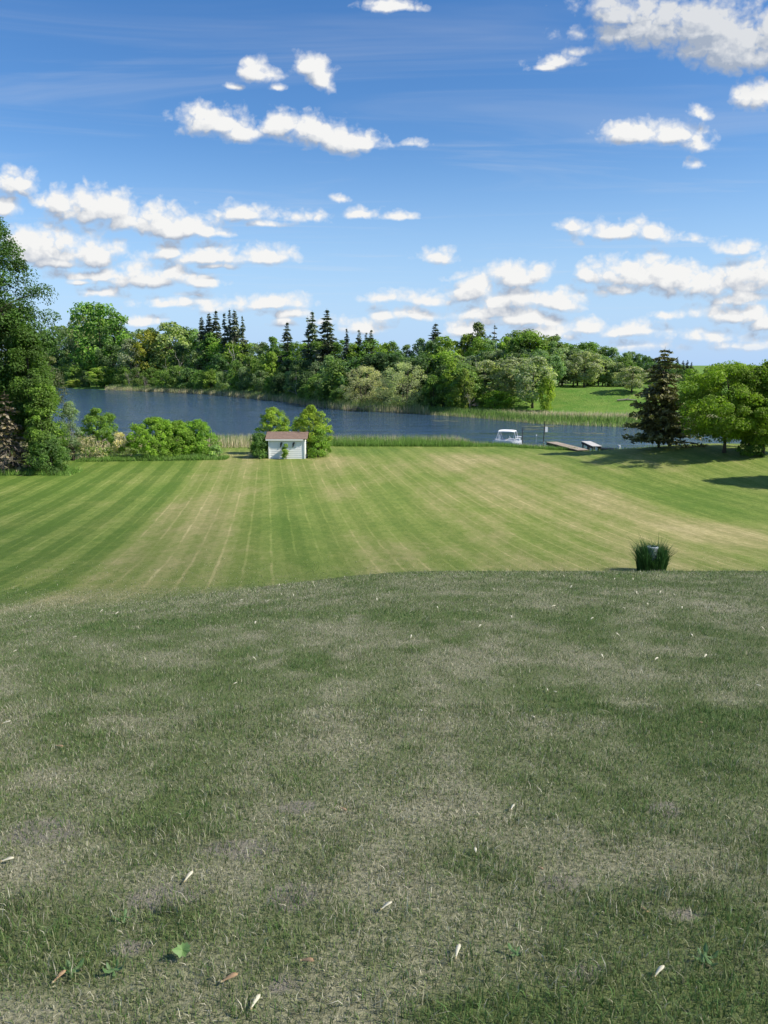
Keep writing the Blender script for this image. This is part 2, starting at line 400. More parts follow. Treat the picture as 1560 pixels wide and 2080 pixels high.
def dryness(x, y):
    s = x + .15 * y
    d = .375 + .36 * (fbm(x * .55, y * .38, 4, 1) - .5) + .62 * (fbm(x * 3.4, y * 2.6, 4, 2) - .5)
    far = sst(8.5, 15, y - .35 * np.minimum(x, 2))
    dn = d.copy(); rag = .25 + 1.5 * sst(.32, .68, fbm(x * 3.4, y * 2.6, 4, 41))
    for (bx, by, rx, ry, am) in _blobs:
        dn = dn + .55 * am * rag * np.exp(-((x - bx) / rx) ** 2 - ((y - by) / ry) ** 2)
    df = .35 + .38 * (fbm(s * .33, y * .06, 4, 3) - .5) + .50 * (fbm(x * .5, y * .22, 4, 4) - .5)
    df = df - .27 * sst(-4.0, -5.0, s)                                   # lush strip left of the light line
    df = df + .20 * np.exp(-((s + 2.3) / 1.7) ** 2)
    df = df - .10 * np.exp(-((s - 1.2) / 1.2) ** 2)
    df = df + .12 * sst(8, 13, s) * sst(19, 14, s) * sst(19, 25, y)
    df = df - .14 * sst(16.0, 18.0, s)
    df = df + .22 * np.exp(-((x - 7) / 3) ** 2 - ((y - 21) / 2.5) ** 2) + .25 * np.exp(-((x - 13.5) / 3.5) ** 2 - ((y - 26) / 3) ** 2)
    fr_ = np.abs(np.mod(s / .70, 1) - .5); df = df + .07 * sst(.36, .49, fr_) * (y < 20)
    df = df - .18 * sst(51, 55, y) + .18 * np.exp(-((y - 48) / 4) ** 2) * sst(-8, 2, x) * sst(12, 6, x)
    return np.clip(dn * (1 - far) + df * far, 0, 1)

_bare = [(*on_ground(px, Y)[:2], a, b) for px, Y, a, b in [(85,1690,.17,.16),(600,1640,.09,.10),(330,1825,.13,.09),(598,1818,.09,.10),(265,1925,.06,.05),(480,1725,.20,.09),(1145,1795,.10,.06),(1352,1645,.08,.08),(575,2000,.05,.05),(1380,1855,.07,.04),(1180,1975,.07,.04)]]
def bareness(x, y):
    b = np.zeros_like(x)
    for (bx, by, rx, ry) in _bare: b = np.maximum(b, np.exp(-(((x - bx) / rx) ** 2 + ((y - by) / ry) ** 2) ** 1.5))
    return np.clip(b * 1.5 - 1.15 * fbm(x * 11, y * 11, 4, 61), 0, 1)
# ------------------------------------------------------------------ lawn
def grid(ts, ys_, hfun, x_of):
    T, Yg = np.meshgrid(ts, ys_); X = x_of(T, Yg); Z = hfun(X.ravel(), Yg.ravel())
    V = np.stack([X.ravel(), Yg.ravel(), Z], 1)
    m, n = len(ys_), len(ts); i = np.arange(m - 1)[:, None] * n + np.arange(n - 1)[None]
    i = i.ravel(); return V, np.stack([i, i + 1, i + n + 1, i + n], 1)
tt = np.concatenate([[-14, -8, -5, -3, -2, -1.5, -1.2], np.linspace(-1.0, 1.0, 260), [1.2, 1.5, 2, 3, 5, 8, 14]])
yl = np.concatenate([[-60, -40, -25, -15, -8, -5, -3, -2, -1, 0, .5], np.arange(.9, 4, .05), np.arange(4, 24, .12), np.arange(24, 66, .3), np.arange(66, 175, 3)])
V, Q = grid(tt, yl, Hn, lambda t, y: t * (np.maximum(y, 0) * .75 + 5))
dv = dryness(V[:, 0], V[:, 1])
m, g, out = new_mat('lawn_turf')
geo = g.n('ShaderNodeNewGeometry'); PX, PY, PZ = g.sep(geo.outputs['Position'])
at = g.n('ShaderNodeAttribute', attribute_name='dry')
fine = g.noise(geo.outputs['Position'], 9.0, 6, .7); fine2 = g.noise(geo.outputs['Position'], 55.0, 4, .7)
mid = g.noise(g.v('MULTIPLY', geo.outputs['Position'], (1, .45, 1)), 1.6, 5, .65)
s = g.m('MULTIPLY_ADD', PY, .15, PX)
wob = g.noise(geo.outputs['Position'], .35, 2, .5)
s = g.m('MULTIPLY_ADD', g.m('SUBTRACT', wob.outputs[0], .5), .16, s)
sn = g.m('DIVIDE', s, .70)
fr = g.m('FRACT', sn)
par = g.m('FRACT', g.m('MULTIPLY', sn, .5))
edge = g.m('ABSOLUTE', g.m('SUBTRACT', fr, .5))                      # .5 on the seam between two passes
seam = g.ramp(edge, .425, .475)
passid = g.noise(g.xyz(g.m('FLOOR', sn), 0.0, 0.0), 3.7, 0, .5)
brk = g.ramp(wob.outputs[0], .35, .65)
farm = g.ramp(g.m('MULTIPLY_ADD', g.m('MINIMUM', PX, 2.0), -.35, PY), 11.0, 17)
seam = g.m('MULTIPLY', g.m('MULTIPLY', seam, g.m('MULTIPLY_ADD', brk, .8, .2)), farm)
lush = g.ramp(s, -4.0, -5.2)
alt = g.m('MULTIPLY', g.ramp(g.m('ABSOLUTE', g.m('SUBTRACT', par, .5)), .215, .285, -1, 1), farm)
dry = g.m('MULTIPLY_ADD', g.m('SUBTRACT', fine.outputs[0], .5), .42, at.outputs['Fac'])
dry = g.m('MULTIPLY_ADD', g.m('SUBTRACT', fine2.outputs[0], .5), .35, dry)
dry = g.m('MULTIPLY_ADD', g.m('SUBTRACT', mid.outputs[0], .5), .45, dry)
grain = g.noise(g.v('MULTIPLY', geo.outputs['Position'], (1.0, .5, 1)), 4.2, 7, .78)
dry = g.m('MULTIPLY_ADD', g.m('SUBTRACT', grain.outputs[0], .5), .75, dry)
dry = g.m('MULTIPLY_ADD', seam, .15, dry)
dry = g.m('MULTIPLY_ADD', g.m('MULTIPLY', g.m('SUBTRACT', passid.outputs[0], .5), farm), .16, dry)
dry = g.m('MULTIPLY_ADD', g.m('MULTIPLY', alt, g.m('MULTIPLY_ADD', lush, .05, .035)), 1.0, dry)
rmp = g.n('ShaderNodeValToRGB'); el = rmp.color_ramp.elements
for p_ in (.3, .6): el.new(p_)
for e, (p_, c_) in zip(el, [(0.0, (.092, .160, .022)), (.34, (.165, .212, .045)), (.62, (.262, .250, .095)), (1.0, (.42, .355, .18))]): e.position = p_; e.color = (*c_, 1)
g.put(rmp.inputs[0], dry)
col = rmp.outputs[0]
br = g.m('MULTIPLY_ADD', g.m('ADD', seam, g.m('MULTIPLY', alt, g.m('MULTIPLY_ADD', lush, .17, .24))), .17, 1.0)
br = g.m('MULTIPLY', br, g.m('MULTIPLY_ADD', g.m('ADD', fine2.outputs[0], grain.outputs[0]), .55, .45))
col = g.v('MULTIPLY', col, g.xyz(br, br, br))
soil = g.ramp(g.m('MULTIPLY_ADD', g.m('MINIMUM', PX, 2.0), -.2, PY), 7.0, 18, 1, 0)                                       # close by, thatch and soil show between real blades
thatch = g.mix(g.ramp(fine2.outputs[0], .35, .65), (.19, .19, .11, 1), (.40, .375, .235, 1))
thatch = g.mix(g.ramp(at.outputs['Fac'], .15, .62), (.15, .185, .065, 1), thatch)
ba = g.n('ShaderNodeAttribute', attribute_name='bare')
thatch = g.mix(g.ramp(ba.outputs['Fac'], .1, .6), thatch, (.27, .245, .18, 1))
col = g.mix(soil, col, thatch)
pbr(g, out, col, .85, g.m('ADD', fine.outputs[0], fine2.outputs[0]), .6, .03, spec=.15)
M_LAWN = m
lawn = link('lawn', mesh_np('lawn', V, [Q], M_LAWN, {'dry': dv, 'bare': bareness(V[:, 0], V[:, 1])}, True)); tag(lawn, 'wide mown lawn with mower stripes sloping down to the river', kind='structure')

# ------------------------------------------------------------------ far bank, river
tf = np.concatenate([np.linspace(-9, -1.1, 40), np.linspace(-1, .75, 200), np.linspace(.8, 9, 40)])
yf = np.concatenate([np.arange(58, 200, 1.2), np.arange(200, 420, 5), np.geomspace(420, 6000, 40)])
V, Q = grid(tf, yf, Hf, lambda t, y: t * y)
m, g, out = new_mat('bank_grass')
geo = g.n('ShaderNodeNewGeometry')
n1 = g.noise(geo.outputs['Position'], .35, 6, .65); n2 = g.noise(geo.outputs['Position'], 2.4, 5, .7)
c = g.mix(g.ramp(n1.outputs[0], .35, .65), (.085, .190, .024, 1), (.15, .235, .042, 1))
c = g.mix(g.ramp(n2.outputs[0], .52, .78), c, (.20, .25, .08, 1))
pbr(g, out, c, .9, n2.outputs[0], .8, .25, spec=.15)
M_BANK = m
fb = link('far_bank', mesh_np('far_bank', V, [Q], M_BANK, None, True)); tag(fb, 'grassy far bank and land beyond the river', kind='structure')

m, g, out = new_mat('river_water')
geo = g.n('ShaderNodeNewGeometry')
pv = g.v('MULTIPLY', geo.outputs['Position'], (.55, 1.0, 1))
r1 = g.noise(pv, 1.6, 5, .6); r2 = g.noise(g.v('MULTIPLY', geo.outputs['Position'], (.045, .24, 1)), 1.0, 5, .65)
_x, _y, _z = g.sep(geo.outputs['Position'])
amp = g.ramp(r2.outputs[0], .36, .60, .12, 1.0)
b = pbr(g, out, (.030, .062, .106, 1), .10, g.m('MULTIPLY', r1.outputs[0], amp), .88, .30)
b.inputs['IOR'].default_value = 1.33
M_WATER = m
V = np.array([[-700, 45, WATER], [700, 45, WATER], [700, 560, WATER], [-700, 560, WATER]])
rv = link('river', mesh_np('river', V, [np.array([[0, 1, 2, 3]])], M_WATER)); tag(rv, 'rippled blue river crossing behind the lawn', kind='structure')

# ------------------------------------------------------------------ grass blades close to the camera
rng = np.random.default_rng(7)
def blades(x, y, h, w, hfun, lean=.55, bent=False, drydev=.30, dryfun=dryness, name='grass', mat=None, dryval=None, zoff=0.0):
    n = len(x); z = hfun(x, y) + zoff
    a = rng.uniform(0, 2 * math.pi, n); ca, sa = np.cos(a), np.sin(a)
    la = rng.uniform(0, 2 * math.pi, n); ll = h * lean * rng.random(n) ** .6
    base = np.stack([x, y, z - .004], 1); sd = np.stack([ca, sa, np.zeros(n)], 1) * (w / 2)[:, None]
    hh = np.sqrt(np.maximum(h ** 2 - ll ** 2, (h * .12) ** 2))
    tip = base + np.stack([np.cos(la) * ll, np.sin(la) * ll, hh], 1)
    if dryval is None: dryval = dryfun(x, y)
    dr = np.clip(dryval + rng.normal(0, drydev, n), 0, 1); ti = rng.random(n)
    if not bent:
        V = np.stack([base - sd, base + sd, tip], 1).reshape(-1, 3)
        i = np.arange(n) * 3; return V, [np.stack([i, i + 1, i + 2], 1)], dr, ti
    mid_ = base + np.stack([np.cos(la) * ll * .28, np.sin(la) * ll * .28, hh * .62], 1)
    V = np.stack([base - sd, base + sd, mid_ + sd * .8, mid_ - sd * .8, tip], 1).reshape(-1, 3)
    i = np.arange(n) * 5
    return V, [np.stack([i, i + 1, i + 2, i + 3], 1), np.stack([i + 3, i + 2, i + 4], 1)], np.concatenate([dr, dr]), np.concatenate([ti, ti])
def fan_points(y0, y1, dens, half=.56, pad=.5, side=3.2):
    """points in front of the camera; the turf goes on to both sides, thinning out slowly"""
    w1 = half * y1 + pad + side; n = int(2 * w1 * (y1 - y0) * dens)
    y = rng.uniform(y0, y1, n); x = rng.uniform(-w1, w1, n)
    e = np.abs(x) - (half * y + pad)
    keep = rng.random(n) < np.where(e < 0, 1.0, np.maximum(0, 1 - e / side) ** 1.5 * .6 + .0) * np.where(e < .3, 1, .75)
    return x[keep], y[keep]
VV, FF, DD, TT, off = [], [[], []], [[], []], [[], []], 0
def push(V, Fs, dr, ti):
    global off
    VV.append(V); k = 0
    for f in Fs:
        j = 0 if f.shape[1] == 4 else 1
        FF[j].append(f + off); DD[j].append(dr[k:k + len(f)]); TT[j].append(ti[k:k + len(f)]); k += len(f)
    off += len(V)
for (y0, y1, dens, h0, h1, w0, w1, bent) in [(.5, 1.05, 5000, .010, .036, .0024, .0044, False), (1.05, 2.6, 24000, .010, .036, .0018, .0034, True), (2.6, 4.2, 17000, .010, .036, .0022, .0040, True),
        (4.2, 7, 10500, .012, .036, .003, .006, False), (7, 10.5, 5000, .014, .036, .005, .009, False), (10.5, 16, 2000, .016, .036, .008, .013, False), (16, 25, 650, .018, .036, .012, .018, False)]:
    x, y = fan_points(y0, y1, dens)
    dd = dryness(x, y)
    keep = rng.random(len(x)) < np.clip(1.1 - .40 * dd + .5 * (fbm(x * 7, y * 7, 2, 31) - .5), .15, 1) * sst(24.5, 7.5, y - .25 * np.minimum(x, 2))
    x, y, dd = x[keep], y[keep], dd[keep]
    bare = bareness(x, y); k2 = rng.random(len(x)) > bare * .38; x, y, dd = x[k2], y[k2], dd[k2]
    n = len(x); lush_ = (1.25 - .5 * dd) * (.74 + .7 * vnoise(x * 11, y * 11, 8) ** 2.2 + .4 * (vnoise(x * 5, y * 5, 9) > .80) * (rng.random(n) > .5))
    h = rng.uniform(h0, h1, n) * lush_ * (1 + .35 * (y0 < 2) * sst(.5, .25, dd)); w_ = rng.uniform(w0, w1, n)
    push(*blades(x, y, h, w_, Hn, lean=.95, bent=bent, dryval=dd))
# coarse bent stems lying about in front
x, y = fan_points(1.05, 5, 5); n = len(x)
push(*blades(x, y, rng.uniform(.04, .085, n), rng.uniform(.002, .004, n), Hn, lean=.995, bent=True, dryval=np.full(n, .95), zoff=.012))
n = 5000; x = rng.uniform(-6, 8, n); y = rng.uniform(10.2, 14.5, n); k2 = fbm(x * 2.2, y * 2.2, 3, 71) > .5; x, y = x[k2], y[k2]; n = len(x)
push(*blades(x, y, rng.uniform(.03, .085, n), rng.uniform(.008, .014, n), Hn, lean=.7, dryval=dryness(x, y)))      # ragged tufts on the crest
grass = link('grass', mesh_np('grass', np.concatenate(VV), [np.concatenate(FF[0]), np.concatenate(FF[1])], M_BLADE,
             {'dry': np.concatenate(DD[0] + DD[1]), 'tint': np.concatenate(TT[0] + TT[1])}))
tag(grass, 'short patchy green and straw coloured grass in the shaded foreground', 'grass', kind='stuff')

# ------------------------------------------------------------------ plants: generators
def leaf_quads(Cn, Nn, size, aspect=.55):
    n = len(Cn); r = unit(np.random.default_rng(n).normal(size=(n, 3)))
    a = unit(np.cross(Nn, r)); b = np.cross(Nn, a)
    a = a * (size / 2)[:, None]; b = b * (size * aspect / 2)[:, None]
    fold = Nn * (size * .12)[:, None]
    V = np.stack([Cn + a, Cn + b + fold, Cn - a, Cn - b + fold], 1).reshape(-1, 3)
    i = np.arange(n) * 4; return V, np.stack([i, i + 1, i + 2, i + 3], 1)
def env(shape, t):
    t = np.clip(t, 0, 1)
    if shape == 'round': return np.sqrt(np.clip(1 - (2 * t - 1) ** 2, 0, 1)) ** .8
    if shape == 'oval': return np.clip(np.sin(np.pi * t ** .8), 0, 1) ** .7
    if shape == 'dome': return np.sqrt(np.clip(1 - t ** 2.2, 0, 1)) * (.75 + .25 * np.minimum(1, t * 4))
    if shape == 'column': return np.clip(np.sin(np.pi * (t * .92 + .06)), 0, 1) ** .45
    if shape == 'cone': return np.clip((1 - t) ** .75 * np.minimum(1, .4 + t * 6), 0, 1)
    if shape == 'vase': return np.clip(.45 + .75 * t, 0, 1) * np.sqrt(np.clip(1 - (np.maximum(t - .55, 0) / .45) ** 2, 0, 1))
def make_crown(seed, H, Wd, bottom, shape, nclump, per, leaf, clump, stems=1, aspect=.6, lim=.9, outward=.8, drop=0.0, flat=.75, bark=None, trunk_r=None, limbs=14):
    """returns crown mesh and trunk mesh (trunk with limbs reaching the clumps)"""
    r = np.random.default_rng(seed)
    t = r.random(nclump) ** .9; az = r.random(nclump) * 2 * np.pi
    rad = env(shape, t) * Wd / 2 * lim * (1 - .75 * (1 - np.sqrt(r.random(nclump))))
    lob = 1 + .22 * np.sin(az * 2 + seed) + .16 * np.sin(az * 3 + seed * 1.7 + t * 5)
    cx = np.cos(az) * rad * lob; cy = np.sin(az) * rad * lob; cz = bottom + t * (H - bottom) * .97
    CC = np.stack([cx, cy, cz], 1); cr = clump * r.uniform(.6, 1.35, nclump)
    ct = r.random(nclump)
    idx = np.repeat(np.arange(nclump), per)
    dv_ = r.normal(size=(len(idx), 3)); dv_[:, 2] += .25; dv_ = unit(dv_)
    dist = cr[idx] * (.35 + .65 * r.random(len(idx)) ** .5)
    Pn = CC[idx] + dv_ * dist[:, None] * np.array([1, 1, flat])
    if drop: Pn[:, 2] -= drop * r.random(len(idx)) * dist
    Pn[:, 2] = np.maximum(Pn[:, 2], .04)
    oc = unit(Pn - np.array([0, 0, bottom + (H - bottom) * .35]))
    nn = unit(dv_ * .6 + oc * outward * .5 + np.array([0, 0, .35]) + r.normal(size=Pn.shape) * .55)
    sz = leaf * r.uniform(.6, 1.3, len(idx))
    V, Qd = leaf_quads(Pn, nn, sz, aspect)
    tint = np.clip(.55 * ct[idx] + .45 * r.random(len(idx)), 0, 1)
    crown = mesh_np('crown', V, [Qd], M_LEAF, {'tint': tint})
    mb = MB(); tr = trunk_r or H * .018
    for k in range(stems):
        a0 = r.random() * 6.28; sp = 0 if stems == 1 else Wd * .16
        top = np.array([math.cos(a0) * sp, math.sin(a0) * sp, H * .86]); b0 = np.array([math.cos(a0), math.sin(a0), 0]) * (0 if stems == 1 else tr * 2.2)
        ts = np.linspace(0, 1, 7); pts = b0 + (top - b0) * ts[:, None] + np.stack([.02 * H * np.sin(ts * 4 + seed + k), .02 * H * np.sin(ts * 3.1 + seed * 2 + k), 0 * ts], 1) * ts[:, None]
        pts[0, 2] = -.25
        rs = tr * (1 - .85 * ts) * (1 if stems == 1 else .6); rs[0] *= 1.45
        mb.tube(pts, rs, 7)
        sel = r.permutation(nclump)[:limbs // stems]
        for c_ in sel:
            z0 = max(bottom * .6, min(CC[c_, 2] * .75, H * .7)); f = z0 / (H * .86)
            p0 = np.array([np.interp(f, ts, pts[:, q]) for q in range(3)]); p2 = CC[c_]
            p1 = (p0 + p2) / 2 + np.array([0, 0, .06 * H])
            uu = np.linspace(0, 1, 4)[:, None]; q_ = (1-uu)**2*p0 + 2*uu*(1-uu)*p1 + uu**2*p2
            mb.tube(q_, np.linspace(tr * .38 * (1 - .5 * f), tr * .08, 4), 4, False)
    return crown, mb.mesh('trunk', bark or M_BARK, True)
def make_spruce(seed, H, Wd, whorls, spray, bare=.06, ragged=.25, droop=.22, per=9, bark=None, gap=0.0, pw=.85):
    r = np.random.default_rng(seed); Pc, Nn, Sz, Ti, Dr = [], [], [], [], []
    mb = MB(); tr = H * .013
    zs = np.linspace(-.2, H, 7); mb.tube(np.stack([0*zs, 0*zs, zs], 1), np.linspace(tr * 1.2, tr * .1, 7), 7)
    for k in range(whorls):
        t = (k + r.random() * .7) / whorls; h = H * (bare + (1 - bare) * t * .985)
        Lb = Wd / 2 * ((1 - t) ** pw + .03)
        for j in range(r.integers(5, 8)):
            if r.random() < gap: continue
            a = r.random() * 6.283; L = Lb * r.uniform(1 - ragged * 1.6, 1 + ragged * .6)
            dirv = np.array([math.cos(a), math.sin(a), 0]); lat = np.array([-math.sin(a), math.cos(a), 0])
            if L > H * .03: mb.tube([np.array([0, 0, h]), dirv * L * .55 + [0, 0, h - droop * L * .45], dirv * L * .92 + [0, 0, h - droop * L * .72]], [tr * .22, tr * .14, tr * .05], 3, False)
            nsp = max(3, int(per * (L / (Wd / 2)) + 2))
            for q in range(nsp):
                s_ = .18 + .82 * (q + r.random()) / nsp
                z = h - droop * L * s_ * 1.1 + droop * .55 * L * s_ ** 3
                side = r.uniform(-1, 1) * L * .30 * (1.1 - s_ * .75)
                Pc.append(dirv * L * s_ + lat * side + [0, 0, z - abs(side) * .25 + r.normal() * .03 * L])
                Nn.append(np.array([0, 0, 1.0]) + dirv * r.normal() * .5 + lat * r.normal() * .6 + r.normal(size=3) * .25)
                Sz.append(spray * r.uniform(.6, 1.25) * (.55 + .45 * min(1, L / (Wd * .3)))); Ti.append(r.random() * .6 + .4 * s_ * r.random())
                Dr.append(dirv * .8 + lat * np.sign(side) * .7 - np.array([0, 0, .35]))
    Pc, Nn, Sz, Dr = map(np.array, (Pc, Nn, Sz, Dr)); Nn = unit(Nn); n = len(Pc)
    Dr = unit(Dr - Nn * (Dr * Nn).sum(1, keepdims=True)); b = np.cross(Nn, Dr)
    A = Dr * Sz[:, None] * .62; B = b * Sz[:, None] * .24
    V = np.stack([Pc - A * .7, Pc - B + A * .1, Pc + A, Pc + B + A * .1], 1).reshape(-1, 3); i = np.arange(n) * 4
    return mesh_np('crown', V, [np.stack([i, i+1, i+2, i+3], 1)], M_NEEDLE, {'tint': np.array(Ti)}), mb.mesh('trunk', bark or M_BARK, True)
def make_bare(seed, H, Wd, n, r0, mat, lean=0.0):
    r = np.random.default_rng(seed); mb = MB()
    def go(p, d, L, rad, lev):
        e = p + d * L; mid_ = (p + e) / 2 + r.normal(size=3) * L * .07
        mb.tube([p, mid_, e], [rad, rad * .78, rad * .5], 5 if lev < 2 else 3, False)
        if lev < 3:
            for _ in range(n if lev else n + 1):
                f = r.uniform(.35, 1); q = p + (e - p) * f
                nd = unit(d + r.normal(size=3) * .62 + np.array([0, 0, .15])); go(q, nd, L * r.uniform(.4, .62), rad * .5, lev + 1)
    go(np.array([0, 0, -.1]), unit(np.array([lean, 0, 1.0])), H * .6, r0, 0)
    return mb.mesh('branches', mat, True)
def plant(name, proto, loc, rz, sx, sz, col, label, cat='tree', group=None, trunk_mat=None):
    cr, tk = proto
    o = empty(name, loc, rz, (sx, sx, sz)); tag(o, label, cat, group)
    a = link('trunk' if cat == 'tree' else 'stems', tk, o); c = link('crown' if cat == 'tree' else 'foliage', cr, o); c.color = (*col, 1)
    if trunk_mat: a.material_slots[0].link = 'OBJECT'; a.material_slots[0].material = trunk_mat
    return o

# ------------------------------------------------------------------ woods on the far bank
PD = {   # prototypes, 10 m tall
 'round': [make_crown(11 + i, 10, 7.6, 1.6, 'round', 62, 62, .46, 1.05) for i in range(3)],
 'oval':  [make_crown(21 + i, 10, 5.6, 1.2, 'oval', 60, 60, .42, .85) for i in range(3)],
 'poplar':[make_crown(31 + i, 10, 5.0, 1.8, 'column', 95, 36, .40, .62, flat=1.2, bark=M_PALEBARK) for i in range(2)],
 'shrub': [make_crown(41 + i, 10, 11.5, .2, 'dome', 70, 58, .66, 1.5, stems=3) for i in range(3)],
 'willow':[make_crown(51 + i, 10, 10.0, .5, 'round', 130, 62, .36, 1.0, stems=3, aspect=.35, drop=.5) for i in range(2)],
}
SP = [make_spruce(61 + i, 10, 4.0, 44, .70, ragged=.30 + .1 * i, per=17, droop=.32 + .08 * i, pw=.7 + .12 * i, gap=.04 * i) for i in range(4)]
SPT = make_spruce(66, 10, 3.0, 22, .75, ragged=.4, per=7, gap=.25)
ORD = ['first', 'second', 'third', 'fourth', 'fifth', 'sixth', 'seventh', 'eighth', 'ninth', 'tenth', 'eleventh', 'twelfth', 'thirteenth', 'fourteenth', 'fifteenth', 'sixteenth', 'seventeenth', 'eighteenth', 'nineteenth', 'twentieth']
SEG = [(0, 'left of the cottonwood'), (125, 'under the cottonwood'), (245, 'left of the spruce cluster'), (395, 'under the spruce cluster'),
       (500, 'left of the spruce pair'), (605, 'under the spruce pair'), (690, 'around the willows'),
       (880, 'right of the willows'), (1000, 'left of the grass slope'), (1140, 'on the hillside'), (1290, 'behind the ragged spruce'), (1480, 'behind the right maples')]
_cnt = {}
def seg_label(px, what):
    sname = [n for p, n in SEG if px >= p][-1]; k = (what, sname); _cnt[k] = _cnt.get(k, 0) + 1
    return f'{what} {sname}, {ORD[_cnt[k] - 1]} from left'
rnd = random.Random(4)
GREENS = {'mid green': (.060, .112, .026), 'dark green': (.036, .075, .026), 'yellow green': (.082, .140, .024), 'grey green': (.074, .122, .056), 'silvery green': (.118, .168, .092)}
SKYL = ([90,130,160,200,240,260,310,345,400,430,480,560,620,700,760,830,880,930,1000,1060,1100,1150,1200,1260,1330,1400,1440,1560],
        [668,660,655,650,655,668,668,664,666,680,694,688,694,694,692,690,688,684,684,676,684,694,702,716,732,748,752,752])
def sky_row(px): return float(np.interp(px, *SKYL))
def far_pt(px, q):
    """point on the far bank in this direction, q metres beyond the water's edge"""
    k = (px - 780) / F; ys_ = np.arange(60, 500, .25)
    i = int(np.argmax(ys_ > far_shore(k * ys_ * 1.0))); y = ys_[i] + q; return k * y, y
def far_tree(px, Ytop, q, kind, colname, label, name='tree', group=None, wpx=None, col=None, cat='tree', trunk_mat=None):
    x, y = far_pt(px, q); z = hf(x, y); top = at_depth(px, Ytop, y); x = top[0]
    hgt = max(1.5, top[2] - z)
    protos = {'spruce': SP, 'thin': [SPT]}.get(kind) or PD[kind]
    pr = protos[rnd.randrange(len(protos))]
    base_w = {'round': 7.6, 'oval': 5.6, 'poplar': 5.0, 'shrub': 11.5, 'willow': 10.0, 'spruce': 4.0, 'thin': 3.0}[kind]
    sz = hgt / 10.0; sx = sz * rnd.uniform(.85, 1.2) if wpx is None else (wpx * (1.55 if kind in ('spruce', 'thin') else 1.15) / F * y) / base_w
    c = col or GREENS[colname]; k_ = rnd.uniform(.86, 1.16); c = tuple(v * k_ * rnd.uniform(.96, 1.05) for v in c)
    return plant(name, pr, (x, y, z), rnd.uniform(0, 6.28), sx, sz, c, label, cat, group, trunk_mat)

WOODS = 'deciduous trees of the far bank woods'
def row(tag_, pxs, tops, qs, kinds, names, name='deciduous_tree', cat='tree', group=WOODS):
    for i, px in enumerate(pxs):
        px = px + rnd.uniform(-7, 7); cn = rnd.choice(names); kd = rnd.choice(kinds)
        far_tree(px, tops(px) + rnd.uniform(-7, 9), qs(px) + rnd.uniform(-1.5, 1.5), kd, cn,
                 seg_label(px, f'{cn} {tag_}'), name, group, cat=cat)
# back row, carries the skyline
row('tree in the back row', range(95, 420, 27), lambda p: sky_row(p) + 4, lambda p: 42, ['round', 'oval', 'poplar'], ['mid green', 'grey green', 'dark green'])
row('tree in the back row', range(425, 1150, 25), lambda p: sky_row(p) + 3, lambda p: 26, ['round', 'oval', 'round'], ['mid green', 'yellow green', 'grey green', 'mid green'])
# middle row
row('tree in the middle row', range(85, 440, 29), lambda p: sky_row(p) + 42, lambda p: 22, ['round', 'oval'], ['mid green', 'dark green', 'grey green', 'dark green'])
row('tree in the middle row', range(450, 960, 27), lambda p: sky_row(p) + 34, lambda p: 13, ['round', 'oval'], ['mid green', 'dark green', 'yellow green', 'grey green'])
row('oak in the middle row', range(955, 1130, 29), lambda p: sky_row(p) + 34, lambda p: 22, ['round'], ['silvery green', 'grey green'])
# front row, shrubs and low trees at the water
row('shrub at the water', range(95, 450, 26), lambda p: 742 + .02 * p, lambda p: 6, ['shrub', 'round'], ['mid green', 'dark green', 'yellow green', 'mid green'], 'shore_shrub', 'shrub', 'shrubs along the far shore')
row('shrub at the water', range(450, 700, 24), lambda p: 750 + .06 * (p - 450), lambda p: 6, ['shrub', 'round'], ['mid green', 'dark green', 'mid green', 'grey green'], 'shore_shrub', 'shrub', 'shrubs along the far shore')
row('low shrub at the water', range(110, 720, 34), lambda p: 772 + .042 * (p - 110), lambda p: 3.6, ['shrub'], ['mid green', 'dark green'], 'shore_shrub', 'shrub', 'shrubs along the far shore')
row('tree in the front row', range(690, 960, 30), lambda p: 726 if 690 < p < 880 else 738, lambda p: 11 if 690 < p < 880 else 7, ['round', 'oval', 'shrub'], ['mid green', 'dark green', 'dark green'])
# hilltop on the right
row('oak standing above the grass', range(1128, 1330, 21), lambda p: sky_row(p) + 14, lambda p: 31, ['round'], ['silvery green', 'grey green', 'dark green', 'mid green'])
row('broad oak atop the slope', range(1140, 1325, 30), lambda p: sky_row(p) + 22, lambda p: 32, ['round', 'shrub'], ['silvery green', 'grey green', 'mid green'])
row('tree behind the hilltop oaks', range(1120, 1370, 18), lambda p: sky_row(p), lambda p: 46, ['round', 'oval'], ['mid green', 'grey green', 'dark green'])
row('far tree on the low ground', range(1285, 1480, 15), lambda p: sky_row(p) - 2, lambda p: 75, ['round', 'oval'], ['mid green', 'grey green', 'dark green'])
row('distant low tree', range(1340, 1760, 22), lambda p: sky_row(p) + 3, lambda p: 150, ['round', 'oval'], ['mid green', 'grey green'])
row('distant low bush', range(1300, 1740, 22), lambda p: 775, lambda p: 45, ['shrub'], ['mid green', 'grey green'], 'shore_shrub', 'shrub', 'shrubs along the far shore')
